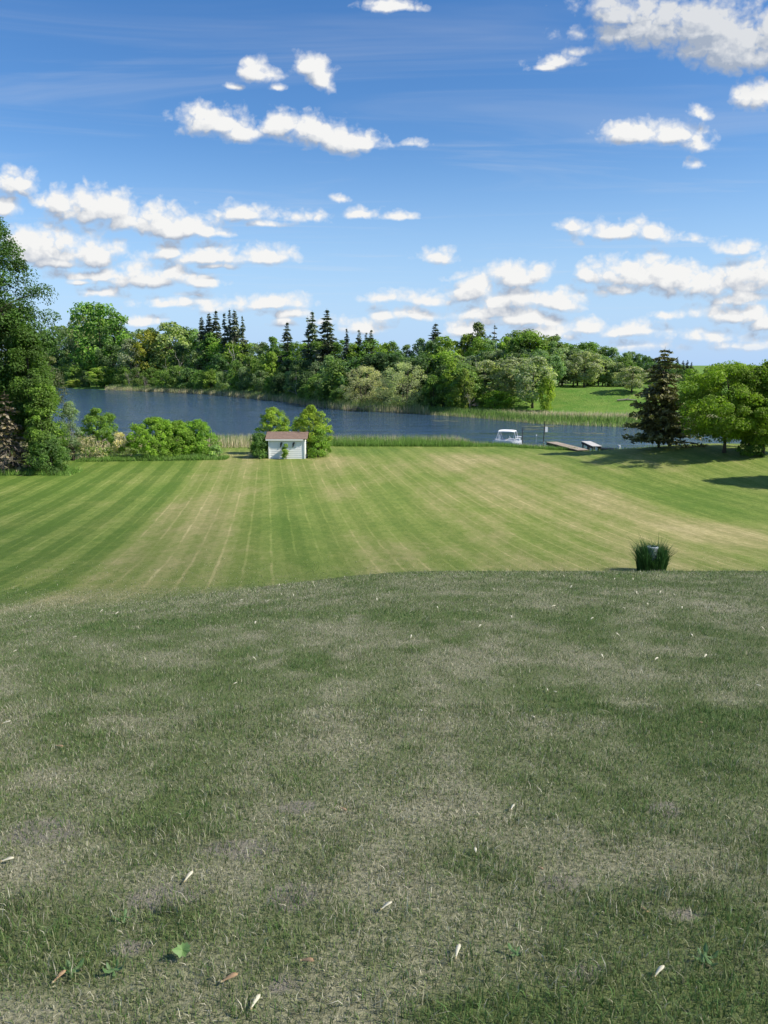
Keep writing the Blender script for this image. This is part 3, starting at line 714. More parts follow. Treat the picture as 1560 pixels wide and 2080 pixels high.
# single trees that stand out
far_tree(196, 618, 20, 'round', '', 'very tall bushy green cottonwood rising above the far left woods', 'cottonwood', col=(.050, .105, .022), wpx=92)
far_tree(158, 640, 26, 'poplar', '', 'slim pale trunked aspen leaning on left side of the tall cottonwood', 'aspen', col=(.09, .13, .055), wpx=48)
far_tree(345, 656, 30, 'round', '', 'wide pale green poplar crown just left of the spruce cluster', 'poplar', col=(.11, .155, .06), wpx=90)
far_tree(300, 672, 20, 'round', '', 'yellow topped tree between the cottonwood and the pale poplar', 'deciduous_tree', col=(.105, .13, .02), wpx=56)
far_tree(262, 690, 12, 'oval', '', 'grey green silver poplar standing right of the tall cottonwood', 'poplar', col=(.105, .15, .095), wpx=50)
for i, (px, Y, w_) in enumerate([(409, 642, 26), (424, 634, 28), (438, 628, 32), (455, 634, 30), (466, 626, 30), (476, 628, 30), (492, 640, 26)]):
    far_tree(px, Y, 24 + 2 * (i % 3), 'spruce', '', f'dark tall spruce in the cluster of seven, {ORD[i]} from the left', 'spruce_tree', 'spruces of the cluster above the woods', w_, (.056, .082, .048))
far_tree(583, 652, 24, 'spruce', '', 'lone spruce tip poking above the woods between cluster and pair', 'spruce_tree', None, 34, (.056, .082, .048))
far_tree(625, 640, 22, 'thin', '', 'thin spruce with gappy branches leaning on the spruce pair', 'spruce_tree', None, 30, (.056, .082, .048))
far_tree(634, 630, 23, 'spruce', '', 'left spruce of the tall pair above the river bend', 'spruce_tree', 'tall spruce pair', 40, (.056, .082, .048))
far_tree(664, 626, 22, 'spruce', '', 'right and widest spruce of the tall pair above the river bend', 'spruce_tree', 'tall spruce pair', 48, (.056, .082, .048))
far_tree(704, 666, 24, 'spruce', '', 'short bluish spruce right of the tall spruce pair', 'spruce_tree', None, 26, (.034, .055, .042))
for i, (px, Y) in enumerate([(729, 668), (744, 674), (754, 668)]):
    far_tree(px, Y, 27, 'spruce', '', f'small dark spruce in the trio right of the pair, {ORD[i]} from the left', 'spruce_tree', 'small spruce trio', 26, (.056, .082, .048))
far_tree(885, 655, 28, 'spruce', '', 'pointed spruce rising above the right willow', 'spruce_tree', None, 44, (.04, .065, .04))
far_tree(972, 657, 30, 'oval', '', 'dark olive pine with a rounded top above the oaks', 'pine_tree', None, 56, (.05, .07, .03))
far_tree(1005, 657, 32, 'thin', '', 'thin half bare spruce beside the olive pine', 'spruce_tree', None, 26, (.06, .075, .05))
far_tree(1131, 676, 40, 'spruce', '', 'dark spruce tip above the hilltop trees', 'spruce_tree', None, 34, (.056, .082, .048))
far_tree(1065, 672, 36, 'round', '', 'broad leafy crown above the skyline right of the half bare spruce', 'deciduous_tree', None, 76, (.07, .115, .035))
far_tree(1125, 684, 34, 'oval', '', 'dark leafy tree round the dark spruce tip on the hilltop', 'deciduous_tree', None, 70, (.05, .08, .028))
for i, (px, Y, w_) in enumerate([(1376, 728, 14), (1388, 732, 15), (1397, 731, 13), (1405, 735, 15), (1447, 739, 13), (1500, 737, 20)]):
    far_tree(px, Y, 120, 'spruce', '', f'tiny far off spruce on the right horizon, {ORD[i]} from the left', 'spruce_tree', 'far off spruces on the horizon', w_, (.03, .05, .035))
# two pale willows and what grows by them
far_tree(740, 744, 4.0, 'willow', '', 'left of the two pale grey green willows hanging over the water', 'willow_tree', 'pale willows at the river bend', 78, (.185, .215, .130))
far_tree(822, 736, 3.0, 'willow', '', 'right and larger of the two pale willows leaning over the water', 'willow_tree', 'pale willows at the river bend', 86, (.175, .210, .120))
far_tree(918, 736, 4, 'oval', '', 'bright yellow green young tree right of the willows', 'deciduous_tree', None, 46, (.080, .140, .020))
far_tree(945, 750, 3.6, 'oval', '', 'small yellowish tree at the reeds right of the willows', 'deciduous_tree', None, 34, (.095, .140, .030))
far_tree(880, 765, 4, 'shrub', '', 'bushy green shrub touching right side of the large willow', 'shore_shrub', None, 52, (.06, .12, .026), 'shrub')
far_tree(985, 735, 13, 'round', '', 'silvery oak above the small grassy gap in the woods', 'oak_tree', None, 76, (.125, .165, .085))
far_tree(1040, 730, 14, 'round', '', 'large silvery oak overhanging the left end of the green slope', 'oak_tree', None, 96, (.120, .158, .085))
far_tree(1085, 728, 12, 'round', '', 'silvery oak with a dark trunk at the edge of the green slope', 'oak_tree', None, 84, (.125, .162, .09))
far_tree(1112, 768, 11, 'shrub', '', 'yellow green sapling leaning over the green slope', 'deciduous_tree', None, 36, (.10, .16, .022))
far_tree(1010, 795, 9, 'shrub', '', 'low bright green bush on the grassy gap between the oaks', 'shore_shrub', None, 62, (.08, .15, .02), 'shrub')
far_tree(1190, 715, 27, 'round', '', 'silvery oak standing forward on top of the green hillside', 'oak_tree', None, 70, (.115, .15, .085))
far_tree(1286, 745, 20, 'round', '', 'pale oak at the right end of the green hillside beside the dark spruce', 'oak_tree', None, 60, (.135, .17, .10))
far_tree(152, 772, 2.6, 'shrub', '', 'small light green willow bush at the water on the far left', 'shore_shrub', None, 36, (.13, .185, .04), 'shrub')
far_tree(210, 745, 5, 'round', '', 'light yellow green tree at the water under the cottonwood', 'deciduous_tree', None, 54, (.10, .155, .03))
# dead and pale trunks
BR = [make_bare(71, 8, 3, 2, .10, M_PALEBARK, .2), make_bare(72, 8, 3, 3, .09, M_DEAD, -.1), make_bare(75, 8, 3, 2, .11, M_PALEBARK, -.25)]
for (px, Y, q, k, lab) in [(283, 728, 6, 1, 'grey leafless snag at the water below the yellow topped tree'), (357, 712, 12, 0, 'white barked bare trunk left of the spruce cluster'),
        (340, 730, 10, 2, 'leaning white bare trunk at the middle of the left woods'), (462, 700, 15, 0, 'pale forked bare trunk below the spruce cluster'),
        (480, 690, 18, 2, 'tall pale bare trunk right under the spruce cluster'), (590, 700, 15, 0, 'pale bare aspen trunk under the lone spruce tip'),
        (605, 755, 5, 2, 'leaning pale trunk among shrubs left of the river bend'), (134, 668, 30, 0, 'pale bare aspen stem on left of the woods'),
        (955, 725, 9, 0, 'thin pale bare trunk among the silvery oaks')]:
    x, y = far_pt(px, q); tp = at_depth(px, Y, y); z = hf(x, y)
    o = link('bare_trunk', BR[k]); o.location = (tp[0], y, z); sc = max(.4, (tp[2] - z) / 8); o.scale = (sc * .8, sc * .8, sc); o.rotation_euler = (0, 0, rnd.uniform(-.5, .5))
    tag(o, lab, 'dead tree', 'bare pale trunks in the woods')
bb = make_bare(78, 4, 4, 6, .06, M_DEAD)
for px, w_, lab in [(268, 1.0, 'brown dead brushy bush at the water on the far left'), (300, .8, 'grey dead twiggy shrub beside the brown dead bush'), (952, .55, 'grey dead twiggy bush behind the reeds right of the willows')]:
    x, y = far_pt(px, 3); o = link('dead_bush', bb); o.location = (x, y, hf(x, y)); o.scale = (w_ * 1.3,) * 3; o.rotation_euler = (0, 0, px); tag(o, lab, 'dead bush')
mb = MB(); r = np.random.default_rng(3)
for k in range(9):
    a = r.uniform(-.5, .5) + (math.pi if k % 2 else 0); L = r.uniform(1.2, 3.0)
    p = np.array([r.uniform(-1, 1), r.uniform(-.4, .4), .05]); e = p + np.array([math.cos(a) * L, math.sin(a) * L * .5, r.uniform(.1, 1.0)])
    mb.tube([p, (p + e) / 2 + [0, 0, .15], e], [.07, .05, .02], 5)
x, y = far_pt(735, 0); o = mb.build('fallen_branches', M_DEAD); o.location = (x, y - .5, WATER); tag(o, 'pale fallen dead branches in the water below the left willow', 'driftwood')
mb = MB(); mb.tube([(-1.2, 0, .1), (0, .1, .2), (1.3, 0, .12)], [.1, .12, .05], 6); mb.tube([(0, 0, .2), (.5, .1, .7)], [.05, .02], 5)
x, y = far_pt(1268, 16); o = mb.build('fallen_log', M_DEAD); o.location = (x, y, hf(x, y)); tag(o, 'pale fallen log on the green hillside near the dark spruce', 'log')

# ------------------------------------------------------------------ reeds
def reed_strip(n, pts_fun, hgt, wid, hfun, dryf, name, label, lean=.25):
    x, y = pts_fun(n); n = len(x)
    h = rng.uniform(*hgt, n); w_ = rng.uniform(*wid, n)
    if hfun is HW: h = h * (1 - .45 * sst(5.5, 7.5, x))
    V, Fs, dr, ti = blades(x, y, h, w_, hfun, lean=lean, dryval=dryf(x, y), drydev=.16)
    o = link(name, mesh_np(name, V, Fs, M_REED, {'dry': dr, 'tint': ti})); tag(o, label, 'reeds', kind='stuff'); return o
def near_zone(x0, x1, e0, e1):
    def f(n):
        x = rng.uniform(x0, x1, n); return x, near_shore(x) + rng.uniform(e0, e1, n)
    return f
HW = lambda x, y: np.maximum(Hn(x, y), WATER - .15)
reed_strip(38000, near_zone(-16, 13.5, -1.4, 2.4), (.55, 1.3), (.02, .045), HW, lambda x, y: .16 + .75 * sst(.52, .66, fbm(x * .5, y * .8, 3, 12)) * sst(-.6, .6, y - near_shore(x)), 'reeds', 'green reeds mixed with straw stalks between the lawn and the river')
reed_strip(24000, near_zone(-16, 13.5, -2.9, -1.2), (.25, .6), (.015, .03), HW, lambda x, y: .06 + 0 * x, 'bank_grass', 'tall bright green grass along the lawn edge')
reed_strip(9000, near_zone(-40, -10, -4.2, .8), (.5, 1.15), (.02, .05), HW, lambda x, y: .80 + 0 * x, 'dry_reeds', 'pale dry reeds behind the left bushes')
reed_strip(9000, near_zone(14, 40, -2.0, .8), (.2, .6), (.02, .04), HW, lambda x, y: .10 + 0 * x, 'bank_grass', 'dark green rough grass along the edge of the tree knoll')
def far_zone(x0, x1, e0, e1):
    def f(n):
        x = rng.uniform(x0, x1, n); return x, far_shore(x) + e0 + (e1(x) if callable(e1) else e1) * rng.random(n)
    return f
HFW = lambda x, y: np.maximum(Hf(x, y), WATER - .1)
reed_strip(26000, far_zone(-75, 6, -1.0, 4.5), (.5, 1.35), (.05, .10), HFW, lambda x, y: .30 + .3 * (fbm(x * .3, y * .3, 2, 14) - .3) + .3 * sst(.8, -.6, y - far_shore(x)), 'reeds', 'thin band of green and straw reeds along the far left shore')
reed_strip(30000, far_zone(5, 60, -1.0, lambda x: np.interp(x, [5, 14, 20], [4, 7, 9])), (.3, .75), (.03, .08), HFW,
           lambda x, y: .22 + .62 * sst(2.5, 6, (y - far_shore(x))) * sst(13, 19, x + (y - far_shore(x)) * .3) + .35 * sst(.5, -.7, y - far_shore(x)), 'reeds', 'broad reed bed below the green hillside, straw coloured at the back')

# ------------------------------------------------------------------ shed with its bushes
M_WHITE = simple('white_paint', (.86, .86, .84), .55, .10, 4)
M_SHINGLE = simple('brown_shingle', (.225, .155, .118), .9, .45, 9)
M_BLACK = simple('dark_iron', (.02, .02, .022), .6, .3, 9)
M_WOOD = simple('grey_brown_planks', (.33, .27, .21), .85, .4, 3)
M_WOOD2 = simple('weathered_white_planks', (.52, .50, .47), .85, .3, 3)
M_DARKWOOD = simple('dark_wood', (.06, .045, .035), .9, .4, 4)
M_STEEL = simple('galvanised_steel', (.33, .39, .41), .45, .25, 7, .35)
SX0, SX1, SYF = at_depth(546, 930, 50)[0], at_depth(620, 930, 50)[0], 50.0
SC = ((SX0 + SX1) / 2, SYF); SZ = hn(*SC) - .03; SWd = SX1 - SX0; SD = 1.7; WH = 1.27
shed = empty('shed', (SC[0], SYF, SZ)); tag(shed, 'small white sided shed with brown shingle roof at the end of the lawn', 'shed')
mb = MB(); mb.box((0, SD / 2, WH / 2), (SWd - .06, SD - .06, WH))
mb.hexa([(-SWd/2+.03, .03, WH), (SWd/2-.03, .03, WH), (SWd/2-.03, SD-.03, WH), (-SWd/2+.03, SD-.03, WH), (-SWd/2+.03, SD/2-.02, WH+.38), (SWd/2-.03, SD/2-.02, WH+.38), (SWd/2-.03, SD/2+.02, WH+.38), (-SWd/2+.03, SD/2+.02, WH+.38)])
mb.build('wall', M_WHITE, shed)
nb_ = 10; bh = WH / nb_
def lap(L): 
    m_ = MB(); m_.hexa([(-L/2, -.028, 0), (L/2, -.028, 0), (L/2, .012, 0), (-L/2, .012, 0), (-L/2, -.006, bh + .006), (L/2, -.006, bh + .006), (L/2, .012, bh + .006), (-L/2, .012, bh + .006)]); return m_.mesh('siding_board', M_WHITE)
lf, ls = lap(SWd - .14), lap(SD - .14)
for i in range(nb_):
    o = link('siding_board', lf, shed); o.location = (0, .02, i * bh)
    for sgn in (-1, 1):
        o = link('siding_board', ls, shed); o.location = (sgn * (SWd / 2 - .02), SD / 2, i * bh); o.rotation_euler = (0, 0, sgn * math.pi / 2)
for sx_ in (-1, 1):
    mb = MB(); mb.box((sx_ * (SWd / 2 - .035), -.012, WH / 2), (.075, .06, WH)); mb.build('corner_board', M_WHITE, shed)
ov, rise, run = .16, .40, SD / 2 + .14
sl = math.atan2(rise, run); LR = math.hypot(rise, run)
mb = MB(); sh = MB(); rr = np.random.default_rng(9)
for sgn in (-1, 1):
    ye = SD / 2 + sgn * run; ze = WH + .02
    mb.hexa([(-SWd/2-ov, ye, ze), (SWd/2+ov, ye, ze), (SWd/2+ov, SD/2, ze+rise), (-SWd/2-ov, SD/2, ze+rise), (-SWd/2-ov, ye, ze+.03), (SWd/2+ov, ye, ze+.03), (SWd/2+ov, SD/2, ze+rise+.03), (-SWd/2-ov, SD/2, ze+rise+.03)])
    for k in range(7):
        x0 = -SWd/2 - ov - .02
        while x0 < SWd / 2 + ov:
            x1 = min(x0 + rr.uniform(.16, .26), SWd/2 + ov + .02); f0_, f1_ = k / 7 - .015, (k + 1) / 7 + .03; lift = rr.uniform(.018, .032)
            pa = (ye - sgn * run * f0_, ze + .034 + rise * f0_); pb = (ye - sgn * run * min(f1_, 1), ze + .034 + rise * min(f1_, 1))
            sh.hexa([(x0, pa[0], pa[1]), (x1 - .006, pa[0], pa[1]), (x1 - .006, pb[0], pb[1] - .002), (x0, pb[0], pb[1] - .002), (x0, pa[0], pa[1] + lift), (x1 - .006, pa[0], pa[1] + lift), (x1 - .006, pb[0], pb[1] + .004), (x0, pb[0], pb[1] + .004)])
            x0 = x1
rf = mb.build('roof', M_DARKWOOD, shed); o = sh.build('shingles', M_SHINGLE, rf); o['kind'] = 'stuff'
mb = MB(); mb.box((-.12, SD / 2 - run - .012, WH + .0), (SWd + 2 * ov - .26, .022, .085)); mb.build('fascia', M_WHITE, shed)
orn = [(-.02, .16), (.05, .19), (.11, .15), (.09, .10), (.055, .11), (.05, .02), (.0, -.10), (-.07, -.17), (-.045, -.03), (-.06, .05)]
for px in (571, 596):
    mb = MB(); mb.prism(orn, 0, .03, M=[[1, 0, 0], [0, 0, -1], [0, 1, 0]], o=(at_depth(px, 905, 50)[0] - SC[0], -.035, .93)); mb.build('wall_ornament', M_BLACK, shed)

def bush(px, Yb, Yt, wpx, d, shape, col, label, seed, leaf=.095, ncl=110, per=130, clump=.36, name='bush', cat='bush', bottom=.05, stems=4, hf_=hn, group=None, **kw):
    x, y, z = at_depth(px, Yb, d); z = hf_(x, y); h = at_depth(px, Yt, d)[2] - z; w_ = wpx / F * d * 1.28
    pr = make_crown(seed, h, w_, bottom * h, shape, ncl, per, leaf, clump, stems=stems, **kw)
    return plant(name, pr, (x, y, z), 0, 1, 1, col, label, cat, group)
bush(556, 928, 828, 56, 52.6, 'dome', (.115, .185, .028), 'bright green bushy sapling behind left end of the shed', 101, ncl=170, per=90, clump=.24)
bush(634, 928, 824, 60, 51.7, 'oval', (.105, .165, .022), 'taller yellow green sapling at right side of the shed', 102, ncl=200, per=90, clump=.23)
bush(604, 915, 848, 26, 53.4, 'oval', (.09, .15, .03), 'low leafy shoot behind the shed between its two saplings', 103, ncl=26, per=110, clump=.25)
bush(530, 930, 880, 38, 50.4, 'dome', (.045, .095, .026), 'dark green shrub hugging left corner of the shed', 104, ncl=44, per=120, clump=.28)
bush(581, 932, 903, 13, 49.7, 'oval', (.10, .17, .035), 'small leafy shrub growing against the front of the shed', 105, ncl=16, per=70, leaf=.085, clump=.14)
bush(648, 930, 872, 44, 51.0, 'dome', (.075, .145, .024), 'lower green shrub right of the shed under the tall sapling', 106, ncl=50, per=120, clump=.28)
# ------------------------------------------------------------------ bushes on the left edge of the lawn
LB = 'bushes along the left end of the lawn'
bush(148, 930, 812, 40, 49.5, 'oval', (.085, .135, .075), 'grey green upright bush beside the big left tree', 111, ncl=60, per=110, clump=.30, group=LB)
bush(204, 928, 830, 78, 51, 'dome', (.078, .150, .026), 'upright green bush second from the big left tree', 112, ncl=160, per=95, clump=.24, group=LB)
bush(318, 932, 850, 108, 50.8, 'dome', (.092, .175, .022), 'broad rounded bright green bush, largest in the left row', 113, ncl=260, per=110, clump=.25, group=LB)
bush(366, 931, 857, 70, 51.4, 'dome', (.088, .17, .022), 'green bush filling in between the broad bush and the right end one', 118, ncl=170, per=100, clump=.24, group=LB)
bush(404, 930, 855, 62, 52, 'dome', (.082, .165, .024), 'bright green bush at the right end of the left row', 114, ncl=160, per=100, clump=.24, group=LB)
bush(180, 934, 885, 60, 49.2, 'dome', (.20, .215, .14), 'low cream flowering shrub under the upright green bush', 115, ncl=30, per=40, clump=.3, leaf=.10, group=LB)
bush(246, 932, 880, 34, 50.2, 'dome', (.22, .225, .15), 'pale straw coloured shrub between the two green bushes', 116, ncl=30, per=60, clump=.26, leaf=.10, group=LB)
bush(436, 930, 905, 26, 50.5, 'dome', (.10, .17, .06), 'low leafy weed clump right of the left bush row', 117, ncl=24, per=60, clump=.2, leaf=.10, group=LB)
n = 12000; x = rng.uniform(-19.5, -10.2, n); y = 49.3 + .12 * (x + 15) + rng.uniform(-.5, .9, n)
V, Fs, dr, ti = blades(x, y, rng.uniform(.08, .34, n) * (.5 + fbm(x * .9, y * 0, 3, 55)), rng.uniform(.02, .045, n), Hn, .7, dryval=np.full(n, .08), drydev=.13)
o = link('undergrowth', mesh_np('undergrowth', V, Fs, M_REED, {'dry': dr, 'tint': ti})); tag(o, 'rough green weeds at the foot of the left bush row', 'weeds', kind='stuff')
n = 9000; x = rng.uniform(-29, -17.3, n); y = 42.4 + rng.uniform(-.5, 1.6, n)
V, Fs, dr, ti = blades(x, y, rng.uniform(.12, .42, n), rng.uniform(.02, .045, n), Hn, .6, dryval=np.full(n, .05), drydev=.1)
o = link('undergrowth', mesh_np('undergrowth', V, Fs, M_REED, {'dry': dr, 'tint': ti})); tag(o, 'green weeds at the foot of the big left tree', 'weeds', kind='stuff')
# ------------------------------------------------------------------ big trees on the left
bush(-30, 955, 378, 205, 46, 'oval', (.026, .060, .014), 'very tall leafy maple filling the left edge, crown cut by the frame', 121, leaf=.15, ncl=560, per=170, clump=.7, name='maple_tree', cat='tree', bottom=.16, stems=1, limbs=30)
bush(38, 950, 612, 150, 49, 'oval', (.048, .066, .032), 'dark olive tree with brownish seed clusters behind the tall left maple', 122, leaf=.14, ncl=260, per=170, clump=.52, name='ash_tree', cat='tree', bottom=.12, stems=1, limbs=24)
bush(72, 945, 660, 88, 45, 'oval', (.038, .082, .014), 'bright green young maple in front of the dark olive tree', 123, leaf=.13, ncl=170, per=160, clump=.46, name='maple_tree', cat='tree', bottom=.2, stems=1, limbs=20)
bush(98, 950, 770, 70, 43.5, 'dome', (.056, .108, .020), 'tall leafy bush at the foot of the big left trees', 124, leaf=.12, ncl=150, per=120, clump=.34)
bush(104, 952, 885, 56, 42.6, 'dome', (.040, .085, .022), 'low dark green bush at the lawn corner under the left trees', 125, leaf=.10, ncl=80, per=120, clump=.28)
sp = make_spruce(131, 4.6, 4.6, 20, .42, bare=.05, ragged=.3, per=14, droop=.3)
x, y, _ = at_depth(22, 945, 43.3); o = plant('spruce_tree', sp, (x, y, hn(x, y)), 0, 1, 1, (.075, .075, .05), 'greyish old spruce with dead lower twigs under the left maple', 'tree')
mb = MB(); r = np.random.default_rng(17)
for k in range(110):
    a = r.uniform(0, 6.28); L = r.uniform(.8, 1.8); h0 = r.uniform(.25, 1.9); d_ = np.array([math.cos(a), math.sin(a), 0])
    p = np.array([0, 0, h0]); e = d_ * L + [0, 0, h0 - L * r.uniform(.25, .6)]; e[2] = max(e[2], .05)
    mb.tube([p, (p + e) / 2 + [0, 0, .12], e], [.018, .013, .004], 3, False)
    for q in range(3):
        f = r.uniform(.35, .95); s0 = p + (e - p) * f + [0, 0, .08 * (1 - f)]; s1 = s0 + d_ * .25 + r.normal(size=3) * .22 - [0, 0, .1]; mb.tube([s0, s1], [.009, .003], 3, False)
mb.build('dead_twigs', M_DEAD, o)
# ------------------------------------------------------------------ spruce and maples on the right knoll
pr = make_spruce(141, 6.55, 5.2, 40, .40, bare=.12, ragged=.45, per=66, droop=.24, gap=.05, pw=.62)
x, y, _ = at_depth(1338, 905, 50); z = hn(x, y); h = at_depth(1350, 704, 50)[2] - z
plant('spruce_tree', pr, (x, y, z), 1.2, (146 / F * 50) / 5.2, h / 6.55, (.070, .084, .035), 'ragged dark olive spruce standing alone on the knoll by the water', 'tree')
MK = 'maples on the right knoll'
bush(1470, 928, 742, 176, 46, 'round', (.075, .132, .014), 'round leafy maple with a bare dark trunk beside the ragged spruce', 151, leaf=.13, ncl=260, per=170, clump=.46, name='maple_tree', cat='tree', bottom=.18, stems=1, limbs=26, group=MK)
bush(1548, 935, 735, 130, 45, 'oval', (.075, .130, .014), 'leafy maple at right edge with shoots round its trunk', 152, leaf=.13, ncl=220, per=170, clump=.44, name='maple_tree', cat='tree', bottom=.13, stems=1, limbs=26, group=MK)
bush(1524, 936, 885, 40, 44.8, 'dome', (.038, .085, .016), 'leafy suckers round the trunk foot of the right edge maple', 153, ncl=36, per=70, clump=.24, leaf=.12)
# tree outside the frame that shades the right edge
BIG = make_crown(161, 18, 12, 2.2, 'oval', 330, 90, .55, 1.5, stems=1, limbs=20)
plant('maple_tree', BIG, (25.8, 36.8, hn(25.8, 36.8)), 1, .42, .44, (.07, .14, .02), 'maple outside right edge whose shadow falls on the lawn', 'tree')

# ------------------------------------------------------------------ unseen cloud, added and shaped to lay soft shade over the foreground
m, g, out = new_mat('thin_shade_cloud')
df_ = g.n('ShaderNodeBsdfDiffuse'); df_.inputs[0].default_value = (.9, .9, .9, 1)
tl = g.n('ShaderNodeBsdfTranslucent'); tl.inputs[0].default_value = (.9, .9, .9, 1)
tp = g.n('ShaderNodeBsdfTransparent')
m1 = g.n('ShaderNodeMixShader'); m1.inputs[0].default_value = .5; g.t.links.new(df_.outputs[0], m1.inputs[1]); g.t.links.new(tl.outputs[0], m1.inputs[2])
m2 = g.n('ShaderNodeMixShader'); m2.inputs[0].default_value = .82; g.t.links.new(m1.outputs[0], m2.inputs[1]); g.t.links.new(tp.outputs[0], m2.inputs[2]); g.t.links.new(m2.outputs[0], out.inputs[0])
M_SHADE_CLOUD = m
CH = 1150.0
a_ = np.linspace(0, 2 * np.pi, 160, endpoint=False); rad_ = np.linspace(0.02, 1, 28)
AA, RR = np.meshgrid(a_, rad_); ex, ey = 240.0, 120.0
lobe = 1 + .03 * np.sin(AA * 9 + 1) + .02 * np.sin(AA * 17)
cx_, cy_ = np.cos(AA) * RR * ex * lobe, np.sin(AA) * RR * ey * lobe
th_ = np.sqrt(np.clip(1 - RR ** 2, 0, 1)); bump_ = fbm(cx_ / 40 + 9, cy_ / 40 + 9, 4, 77)
V = np.concatenate([np.stack([cx_, cy_, th_ * (16 + 60 * bump_)], -1).reshape(-1, 3), np.stack([cx_, cy_, -th_ * (5 + 6 * bump_) - .2], -1).reshape(-1, 3)])
na, nr = 160, 28; ii = np.array([(r_ * na + k, r_ * na + (k + 1) % na, (r_ + 1) * na + (k + 1) % na, (r_ + 1) * na + k) for r_ in range(nr - 1) for k in range(na)])
k0 = na * nr; rim_ = np.array([((nr-1)*na + k, (nr-1)*na + (k+1) % na, k0 + (nr-1)*na + (k+1) % na, k0 + (nr-1)*na + k) for k in range(na)])
tri = np.concatenate([np.stack([np.zeros(na-2, int), np.arange(1, na-1), np.arange(2, na)], 1), k0 + np.stack([np.zeros(na-2, int), np.arange(2, na), np.arange(1, na-1)], 1)])
cl = link('shade_cloud', mesh_np('shade_cloud', V, [np.concatenate([ii, ii[:, ::-1] + k0, rim_[:, ::-1]]), tri], M_SHADE_CLOUD, None, True))
cl.rotation_euler = (0, 0, R(-38)); cl.location = Vector((-.616 * 120, 20.0 - .788 * 120, -1.5)) + sunv * (CH / sunv.z); tag(cl, 'thin white cumulus, unseen, added to shade the foreground', kind='structure')

# ------------------------------------------------------------------ boats, docks and posts
M_HULL = simple('white_fibreglass', (.78, .80, .82), .3, .08, 3)
M_HULLB = simple('pale_blue_fibreglass', (.35, .45, .55), .35, .12, 3)
M_CANVAS = simple('white_canvas', (.82, .82, .80), .8, .08, 5)
M_SEAT = simple('grey_seat', (.42, .44, .46), .6, .2, 5)
def hull_mesh(L, B, Hh, mat, name='hull', nose=.55):
    st = np.linspace(0, 1, 12); mb = MB(); rings = []
    for s_ in st:
        bw = B / 2 * (1 if s_ < 1 - nose else max(.06, math.cos((s_ - 1 + nose) / nose * 1.45))) * (1 - .1 * (1 - s_) ** 4)
        xx = -L / 2 + L * s_; rk = .12 * L * max(0, s_ - .8) * 2
        rings.append([(xx, -bw, Hh), (xx, -bw * .92, Hh * .45), (xx - rk * .3, -bw * .55, 0), (xx - rk * .3, bw * .55, 0), (xx, bw * .92, Hh * .45), (xx, bw, Hh), (xx, bw * .86, Hh), (xx, bw * .8, Hh * .4), (xx, -bw * .8, Hh * .4), (xx, -bw * .86, Hh)])
    n = 10; V = np.array(rings).reshape(-1, 3)
    qs = [(i*n+j, (i+1)*n+j, (i+1)*n+(j+1) % n, i*n+(j+1) % n) for i in range(11) for j in range(n)]
    mb.add(V, qs); e = 11 * n
    mb.Q += [[0, 9, 8, 1], [1, 8, 7, 4], [1, 4, 3, 2], [7, 6, 5, 4], [e, e+1, e+8, e+9], [e+1, e+4, e+7, e+8], [e+1, e+2, e+3, e+4], [e+7, e+4, e+5, e+6]]
    return mb.mesh(name, mat)
bx, by, _ = at_depth(1031, 895, 64.5)
boat = empty('pedal_boat', (bx, by, WATER - .06), R(-18)); tag(boat, 'small white pedal boat with a white canopy moored behind the reeds', 'boat')
link('hull', hull_mesh(2.35, 1.45, .42, M_HULL), boat)
mb = MB()
for sy in (-1, 1): mb.box((-.25, sy * .735, .22), (1.5, .03, .13))
mb.build('blue_stripe', M_HULLB, boat)
for sy in (-.33, .33):
    mb = MB(); mb.box((-.35, sy, .38), (.42, .48, .14)); mb.box((-.60, sy, .60), (.10, .48, .42), Matrix.Rotation(R(-14), 3, 'Y')); mb.build('seat', M_SEAT if sy > 0 else M_HULL, boat)
mb = MB(); mb.box((.30, 0, .46), (.5, .2, .16)); mb.tube([(.25, 0, .5), (.15, 0, .72)], [.02, .02]); mb.build('console', M_HULL, boat)
mb = MB(); mb.box((.86, 0, .50), (.34, .56, .10)); mb.build('bow_deck', M_HULL, boat)
cv = MB(); ns = 7
for i in range(ns):
    for top in (0, 1): pass
xs_ = np.linspace(-.72, .66, 8); ys2 = np.linspace(-.56, .56, 6); XX, YY = np.meshgrid(xs_, ys2); ZZ = 1.27 - .10 * (YY / .56) ** 2 - .05 * ((XX + .03) / .7) ** 4
Vt = np.stack([XX, YY, ZZ], -1).reshape(-1, 3); Vb = Vt - [0, 0, .05]; i_ = [(a * 8 + b_) for a in range(5) for b_ in range(7)]
k0 = len(Vt); qs = [(i, i+1, i+9, i+8) for i in i_] + [(k0+i, k0+i+8, k0+i+9, k0+i+1) for i in i_]
bd = [b_ for b_ in range(8)] + [a*8+7 for a in range(1, 6)] + [5*8+b_ for b_ in range(6, -1, -1)] + [a*8 for a in range(4, 0, -1)]
qs += [(bd[i], k0 + bd[i], k0 + bd[(i+1) % len(bd)], bd[(i+1) % len(bd)]) for i in range(len(bd))]
cv.add(np.concatenate([Vt, Vb]), qs); cv.build('canopy', M_CANVAS, boat)
for sx_, fx in ((-1, -.68), (1, .62)):
    for sy in (-1, 1):
        mb = MB(); mb.tube([(fx + sx_ * .18, sy * .66, .44), (fx + sx_ * .07, sy * .60, .9), (fx, sy * .54, 1.18)], .017, 6); mb.tube([(fx - sx_ * .05, sy * .66, .44), (fx, sy * .56, 1.1)], .012, 5); mb.build('canopy_leg', M_HULL, boat)
mb = MB(); mb.tube([(.7, -.5, .48), (.75, -.5, .72), (1.12, -.12, .70), (1.12, .12, .70), (.75, .5, .72), (.7, .5, .48)], .018, 5); mb.build('bow_rail', M_HULL, boat)

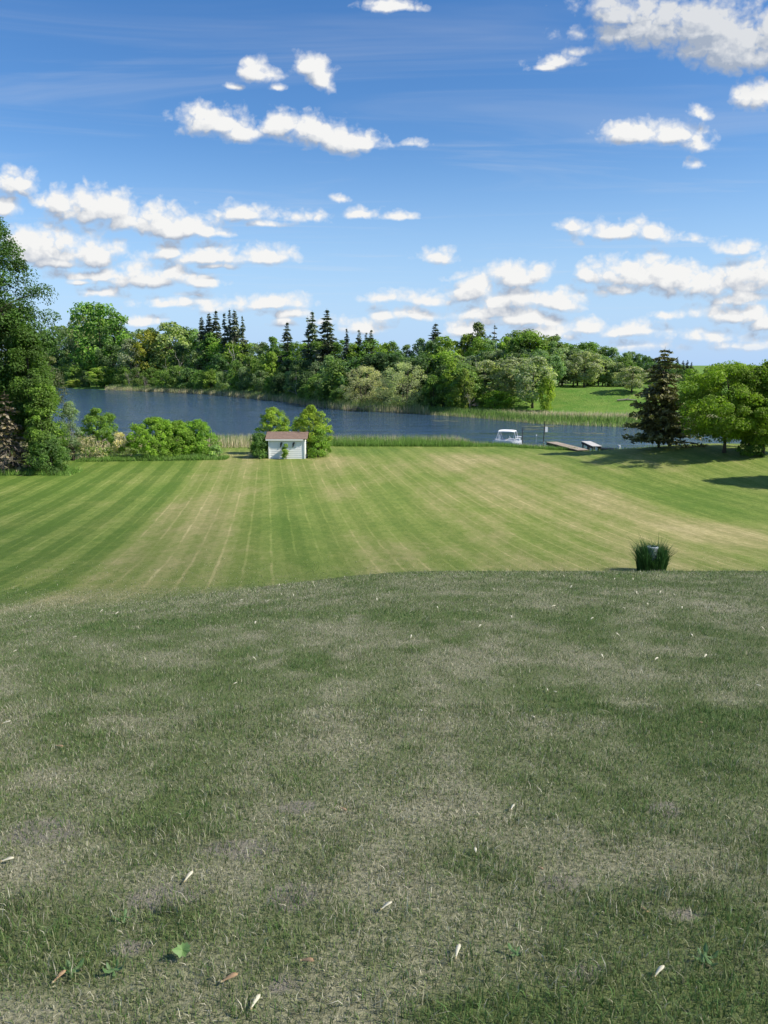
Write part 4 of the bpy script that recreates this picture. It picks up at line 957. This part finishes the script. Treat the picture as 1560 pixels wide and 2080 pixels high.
def dock(name, A, B, wd, nplank, mat, label, legs, side_mat=M_DARKWOOD):
    """A = lawn end, B = water end (centre line points)"""
    A, B = Vector(A), Vector(B); d = B - A; L = d.length; rz = math.atan2(d.y, d.x); tilt = -math.asin(d.z / L)
    root = empty(name, A, 0); root.rotation_euler = (0, tilt, rz); tag(root, label, 'dock')
    pl = MB(); pw = L / nplank; pl.box((0, 0, 0), (pw - .018, wd, .04)); pm = pl.mesh('plank', mat)
    for i in range(nplank):
        o = link('plank', pm, root); o.location = (pw * (i + .5), rnd.uniform(-.012, .012), rnd.uniform(-.006, .006)); o.rotation_euler = (0, 0, rnd.uniform(-.008, .008))
    for sy in (-1, 1):
        mb = MB(); mb.box((L / 2, sy * (wd / 2 - .06), -.11), (L - .04, .05, .17)); mb.build('side_beam', side_mat, root)
    mb = MB(); mb.box((L - .02, 0, -.11), (.05, wd - .04, .19)); mb.build('end_board', side_mat, root)
    for f in legs:
        for sy in (-1, 1):
            mb = MB(); mb.tube([(L * f, sy * (wd / 2 - .1), -.05), (L * f - math.tan(tilt) * .9 * 0, sy * (wd / 2 - .1), -1.0)], .05, 8); mb.build('leg', side_mat, root)
    return root
def mid_pt(a, b): return tuple((p + q) / 2 for p, q in zip(a, b))
a1, a2 = on_ground(1171, 916), on_ground(1197, 916); B = mid_pt(at_depth(1106, 897.5, 57.5), at_depth(1134, 898, 58.0))
A = mid_pt(a1, a2); A = (A[0], A[1], A[2] + .06)
dock('dock_ramp', A, B, .85, 22, M_WOOD, 'brown plank dock ramp tilted up from the lawn edge', (.55, .95))
A = mid_pt(at_depth(1204, 906.5, 56), at_depth(1222, 906.5, 56.4)); B = mid_pt(at_depth(1181, 896.5, 59.0), at_depth(1199, 896.5, 59.6))
dock('dock_section', A, B, .70, 16, M_WOOD2, 'whitish weathered dock section standing in the water on legs', (.1, .5, .95))
x, y, _ = at_depth(1236, 905, 57.5)
rb = empty('rowing_boat', (x, y, WATER - .02), R(150)); tag(rb, 'small dark grey rowing boat tied beside the whitish dock', 'boat')
M_GREYH = simple('dark_grey_metal', (.10, .115, .135), .4, .2, 4, .3)
link('hull', hull_mesh(1.6, .8, .42, M_GREYH), rb)
mb = MB(); mb.box((-.2, 0, .33), (.2, .66, .04)); mb.build('bench', M_SEAT, rb)
mb = MB(); mb.box((-.78, 0, .55), (.14, .2, .26)); mb.box((-.80, 0, .25), (.07, .1, .4)); mb.build('outboard_motor', M_HULL, rb)
def post(name, px, Y0, Y1, d, rad, label, mat=M_DARKWOOD, dpx=0):
    b0 = at_depth(px, Y0, d); t0 = at_depth(px + dpx, Y1, d); root = empty(name, (b0[0], d, WATER - .3)); tag(root, label, 'post')
    mb = MB(); mb.tube([(0, 0, 0), (t0[0] - b0[0], 0, t0[2] - WATER + .3)], rad, 7); mb.build('pole', mat, root); return root, (t0[0] - b0[0], 0, t0[2] - WATER + .3)
post('mooring_post', 1061.5, 897, 869, 65.5, .03, 'thin dark mooring pole beside the pedal boat')
r_, t_ = post('sign_post', 1103.5, 896, 855, 62.2, .035, 'leaning dark pole with a small white board above the dock ramp', dpx=3.5)
mb = MB(); mb.box((t_[0] + .13, -.05, t_[2] - .68), (.21, .02, .42)); mb.build('white_board', M_WHITE, r_)
r_, t_ = post('mooring_post', 1089, 900, 884, 63, .018, 'short thin rod with a white tip between boat and dock ramp', M_STEEL)
mb = MB(); mb.tube([(0, 0, t_[2] - .05), (0, 0, t_[2] + .05)], .045, 8); mb.build('white_tip', M_WHITE, r_)
mb = MB()
mb.tube([at_depth(1075, 902, 62), at_depth(1090, 901, 61.4), at_depth(1105, 898, 60.7)], .03, 6); o = mb.build('mooring_pipe', M_STEEL); tag(o, 'thin grey pipe lying from the reeds to the dock ramp', 'pipe')
# turquoise boat behind the maples
x, y, _ = at_depth(1498, 905, 55.5); M_TURQ = simple('turquoise_plastic', (.06, .42, .46), .4, .12, 3)
cn = empty('canoe', (x, y, max(hn(x, y), WATER - .02)), R(8)); tag(cn, 'turquoise canoe half hidden behind the right maples', 'boat')
link('hull', hull_mesh(2.6, .75, .42, M_TURQ, nose=.5), cn)
# floating weed streaks on the river
M_WEED = simple('floating_weed', (.16, .17, .07), .8, .4, 3)
mb = MB(); r = np.random.default_rng(23)
for (px, Y, n_, spx) in [(1100, 866, 26, 34), (1085, 872, 14, 25), (1195, 880, 12, 30), (905, 855, 10, 30)]:
    for k in range(n_):
        p = at_depth(px + r.uniform(-spx, spx), Y + r.uniform(-1.2, 1.2), 50); t_s = (EYE - WATER) / (EYE - p[2]); px_, py_ = p[0] * t_s, p[1] * t_s
        L = r.uniform(.2, .8); wv = r.uniform(.06, .2); poly = [(px_ + math.cos(a) * L * r.uniform(.7, 1.1), py_ + math.sin(a) * wv * r.uniform(.7, 1.2)) for a in np.linspace(0, 6.28, 9)[:-1]]
        mb.prism(poly, WATER - .01, WATER + .012)
o = mb.build('floating_weed', M_WEED); tag(o, 'thin streaks of floating weed on the river', 'weed', kind='stuff')

# ------------------------------------------------------------------ pipe in its clump of tall grass
gx, gy = at_depth(1323, 1150, 19.6)[0], 19.6; gz = hn(gx, gy)
ptop = at_depth(1323, 1110, 19.6)[2]
pipe = empty('well_pipe', (gx, gy, gz)); tag(pipe, 'grey blue metal well pipe standing in a clump of tall grass', 'pipe')
hp = ptop - gz; mb = MB(); rad = .125; seg = 20
prof = [(rad, -.1), (rad, hp), (rad - .012, hp), (rad - .012, hp - .25)]
th = np.arange(seg) / seg * 6.28318
V = np.array([[(r_ * math.cos(a), r_ * math.sin(a), z_) for a in th] for r_, z_ in prof]).reshape(-1, 3)
mb.add(V, [(i*seg+j, i*seg+(j+1) % seg, (i+1)*seg+(j+1) % seg, (i+1)*seg+j) for i in range(3) for j in range(seg)]); mb.build('casing', M_STEEL, pipe, False)
mb = MB(); prof = [(rad + .002, hp - .05), (rad + .018, hp - .045), (rad + .018, hp - .005), (rad - .0, hp + .006)]
V = np.array([[(r_ * math.cos(a), r_ * math.sin(a), z_) for a in th] for r_, z_ in prof]).reshape(-1, 3)
mb.add(V, [(i*seg+j, i*seg+(j+1) % seg, (i+1)*seg+(j+1) % seg, (i+1)*seg+j) for i in range(3) for j in range(seg)]); mb.build('rim', simple('bright_steel', (.45, .50, .52), .4, .1, 6, .2), pipe)
n = 2300; a = rng.uniform(0, 6.28, n); rr_ = .14 + .20 * rng.random(n) ** .7; x = gx + np.cos(a) * rr_ * 1.05; y = gy + np.sin(a) * rr_
hh_ = (.3 + .65 * rng.random(n) ** .8 + .25 * (rng.random(n) > .96)) * (1.0 - .9 * (rr_ - .16)) * (1 - .45 * ((np.abs(x - gx) < .15) & (y < gy)))
V, Fs, dr, ti = blades(x, y, hh_, rng.uniform(.012, .022, n), Hn, .52, bent=True, dryval=np.full(n, .04), drydev=.06)
o = link('tall_grass_clump', mesh_np('tall_grass_clump', V - np.array([gx, gy, gz]), Fs, blade_mat('tall_grass', [(0, (.040, .115, .030)), (.5, (.075, .15, .04)), (1, (.2, .2, .08))]), {'dry': dr, 'tint': ti}))
o.location = (gx, gy, gz); tag(o, 'dark green clump of tall grass round the well pipe', 'grass clump')

# ------------------------------------------------------------------ fallen maple seeds, leaves and weeds in the foreground
M_SAM = simple('samara_wing', (.70, .65, .46), .7, .2, 60); M_SAMB = simple('brown_samara_wing', (.42, .27, .14), .7, .3, 60); M_SEED = simple('samara_seed', (.40, .34, .18), .7, .3, 60)
def samara_meshes(mat):
    L = 1.0; ts = np.linspace(0, 1, 9); mb = MB()
    up = np.array([.05, .06, .085, .12, .155, .17, .165, .12, .02]); dn_ = -np.array([.05, .04, .045, .055, .07, .085, .09, .07, .0])
    V = []
    for t, a, b_ in zip(ts, up, dn_):
        z = .06 + .10 * math.sin(t * 2.2) ; x = t * L
        V += [(x, a, z + .03), (x, b_, z - .03), (x, a, z + .045), (x, b_, z - .012)]
    qs = []
    for i in range(8):
        k = i * 4; qs += [(k, k+1, k+5, k+4), (k+2, k+6, k+7, k+3), (k, k+4, k+6, k+2), (k+1, k+3, k+7, k+5)]
    mb.add(V, qs); mb.Q += [[0, 2, 3, 1], [32, 33, 35, 34]]
    sd = MB(); st = np.linspace(0, 1, 6); sd.tube([(-.16 + .24 * t, 0, .07) for t in st], [.012, .06, .085, .08, .055, .02], 7)
    return mb.mesh('wing', mat, True), sd.mesh('seed', M_SEED, True)
SMP, SMB = samara_meshes(M_SAM), samara_meshes(M_SAMB)
SAM = [ # px, row, angle deg, size, kind, label
 (376,1800,48,.040,0,'large pale maple seed lying alone on dry turf, left of centre'),(926,1957,58,.042,0,'pale maple seed upright in green turf near the bottom edge'),
 (1038,1652,40,.036,0,'pale maple seed at mid foreground right of the centre'),(692,1648,-28,.036,1,'tan maple seed beside a dry patch at mid foreground'),
 (612,1964,-12,.040,1,'brown curled maple seed near the green lobed leaf'),(452,2007,14,.042,1,'brown maple seed lying flat left of the brown curled one'),
 (511,2062,55,.038,0,'straw coloured maple seed at bottom edge'),(851,1447,-40,.036,0,'bright maple seed below the large green patch'),
 (1113,1408,80,.032,0,'left of two bright maple seeds lying side by side'),(1124,1409,-45,.034,0,'right of two bright maple seeds lying side by side'),
 (1079,1459,-45,.034,0,'cream maple seed below the side by side pair'),(775,1858,20,.038,0,'yellowish maple seed with a green tinge at lower middle'),
 (968,1745,88,.036,0,'narrow pale maple seed seen edge on'),(1416,1472,-40,.036,1,'tan maple seed in green turf at right'),
 (1535,1395,-40,.036,0,'cream maple seed near right edge of the turf'),(474,1394,30,.032,0,'white maple seed at the left end of the large green patch'),
 (6,1475,10,.040,0,'cream maple seed at left edge on dry turf'),(4,1757,12,.038,0,'white maple seed at left edge lower down'),(1330,1997,25,.040,0,'curled straw maple seed at lower right'),
 (148,1297,0,.038,0,'pale maple seed on left turf below the stripes'),(28,1327,45,.034,0,'small pale maple seed at far left'),(295,1226,20,.040,0,'pale maple seed at the foot of the stripes'),(1302,1854,-60,.030,1,'brown seed fragment among thatch at lower right'),
 (1094,1770,-60,.030,1,'rusty seed fragment in dry thatch right of centre'),(110,2008,40,.036,1,'tan seed scrap at lower left corner'),(115,1520,-8,.040,1,'tan maple seed on dry turf at left')]
SMALL = [(518,1271),(567,1192),(572,1211),(487,1223),(408,1260),(60,1258),(204,1246),(235,1251),(740,1223),(766,1223),(972,1278),(1040,1259),(1053,1187),(1054,1211),(1146,1174),(1211,1222),(1217,1196),(1258,1296),(1183,1327),(1225,1341),(1270,1241),(1293,1209),(1278,1222),(1300,1164),(1286,1181),(1247,1180),(1159,1197),(1108,1192),(1340,1208),(1372,1213),(1407,1297),(1467,1213),(1546,1176),(1553,1284),(1430,1340),(640,1195),(700,1175),(810,1176),(890,1240),(1005,1202),(597,1214),(665,1190),(540,1225),(1120,1235),(1200,1262),(1316,1233),(1385,1240),(1238,1455),(520,1345),(835,1300),(1330,1345)]
def samara(px, Y, ang, size, kind, label, parts):
    x, y, z = on_ground(px, Y); w, s_ = (SMB if kind else SMP)
    if parts:
        o = empty('maple_seed', (x, y, z + .012), 0); link('wing', w, o); link('seed', s_, o)
    else: o = link('maple_seed', w); o.location = (x, y, z + .016)
    f = 1 / max(.3, math.sin(math.atan2(EYE - z, y)))
    a = math.atan2(math.sin(R(ang)) * f, math.cos(R(ang)))
    o.rotation_euler = (rnd.uniform(-.2, .35), rnd.uniform(-.25, .05), a); o.scale = (size,) * 3
    tag(o, label, 'maple seed', 'fallen maple seeds on the turf')
for sm in SAM: samara(*sm[:3], sm[3], *sm[4:], True)
for (px, Y) in SMALL: samara(px, Y, rnd.uniform(0, 180), rnd.uniform(.046, .058), 0, 'tiny pale maple seed lying on the turf near the crest of the slope', False)
# lobed green leaf
M_GL = simple('fresh_leaf', (.16, .27, .07), .5, .25, 40)
def flat_leaf(poly, name, mat, bend=.15):
    mb = MB(); n = len(poly); P_ = np.array(poly, float); c_ = P_.mean(0)
    top = [(a, b_, bend * (a - c_[0]) ** 2 * 8 + .015 * math.sin(9 * a + 5 * b_)) for a, b_ in poly] + [(c_[0], c_[1], -.02)]
    V = np.array(top); k = len(V); mb.add(np.concatenate([V, V - [0, 0, .012]]), [(i, k + i, k + (i + 1) % n, (i + 1) % n) for i in range(n)], [(i, (i + 1) % n, n) for i in range(n)] + [(k + (i + 1) % n, k + i, k + n) for i in range(n)])
    return mb.mesh(name, mat)
LOBE = [(0, 0), (.12, .10), (.28, .22), (.26, .34), (.44, .30), (.52, .44), (.66, .34), (.78, .40), (.86, .22), (1, .12), (.9, 0), (.98, -.14), (.78, -.18), (.70, -.34), (.52, -.24), (.40, -.36), (.28, -.20), (.12, -.12)]
x, y, z = on_ground(366, 1957); o = link('fallen_leaf', flat_leaf(LOBE, 'fallen_leaf', M_GL)); o.location = (x - .02, y, z + .03); o.scale = (.05,) * 3; o.rotation_euler = (.5, 0, .2); tag(o, 'lobed fresh green leaf lying on dry turf at lower left', 'leaf')
LONG = [(0, 0), (.15, .07), (.35, .13), (.5, .10), (.65, .17), (.85, .12), (1, 0), (.85, -.12), (.65, -.16), (.5, -.10), (.35, -.13), (.15, -.06)]
lm = flat_leaf(LONG, 'leaf_blade', simple('weed_leaf', (.11, .20, .06), .55, .3, 40))
for (px, Y, n_, sz, lab) in [(147, 1985, 6, .058, 'dark green weed rosette at lower left of the turf'), (232, 1985, 5, .06, 'small pale green weed below the lobed leaf'), (254, 1875, 4, .055, 'tiny two leaved weed left of the large pale seed'),
        (1048, 1945, 5, .05, 'broad leaved weed at the lower edge right of the upright seed'), (1430, 1955, 6, .06, 'leafy weed rosette in green turf at lower right')]:
    x, y, z = on_ground(px, Y); root = empty('weed', (x, y, z)); tag(root, lab, 'weed', 'broad leaved weeds in the turf')
    for k in range(n_):
        o = link('leaf', lm, root); o.scale = (sz * rnd.uniform(.4, .8),) * 3; o.rotation_euler = (rnd.uniform(-.4, .4), -rnd.uniform(.1, .6), k / n_ * 6.28 + rnd.uniform(-.3, .3)); o.location = (0, 0, .008)
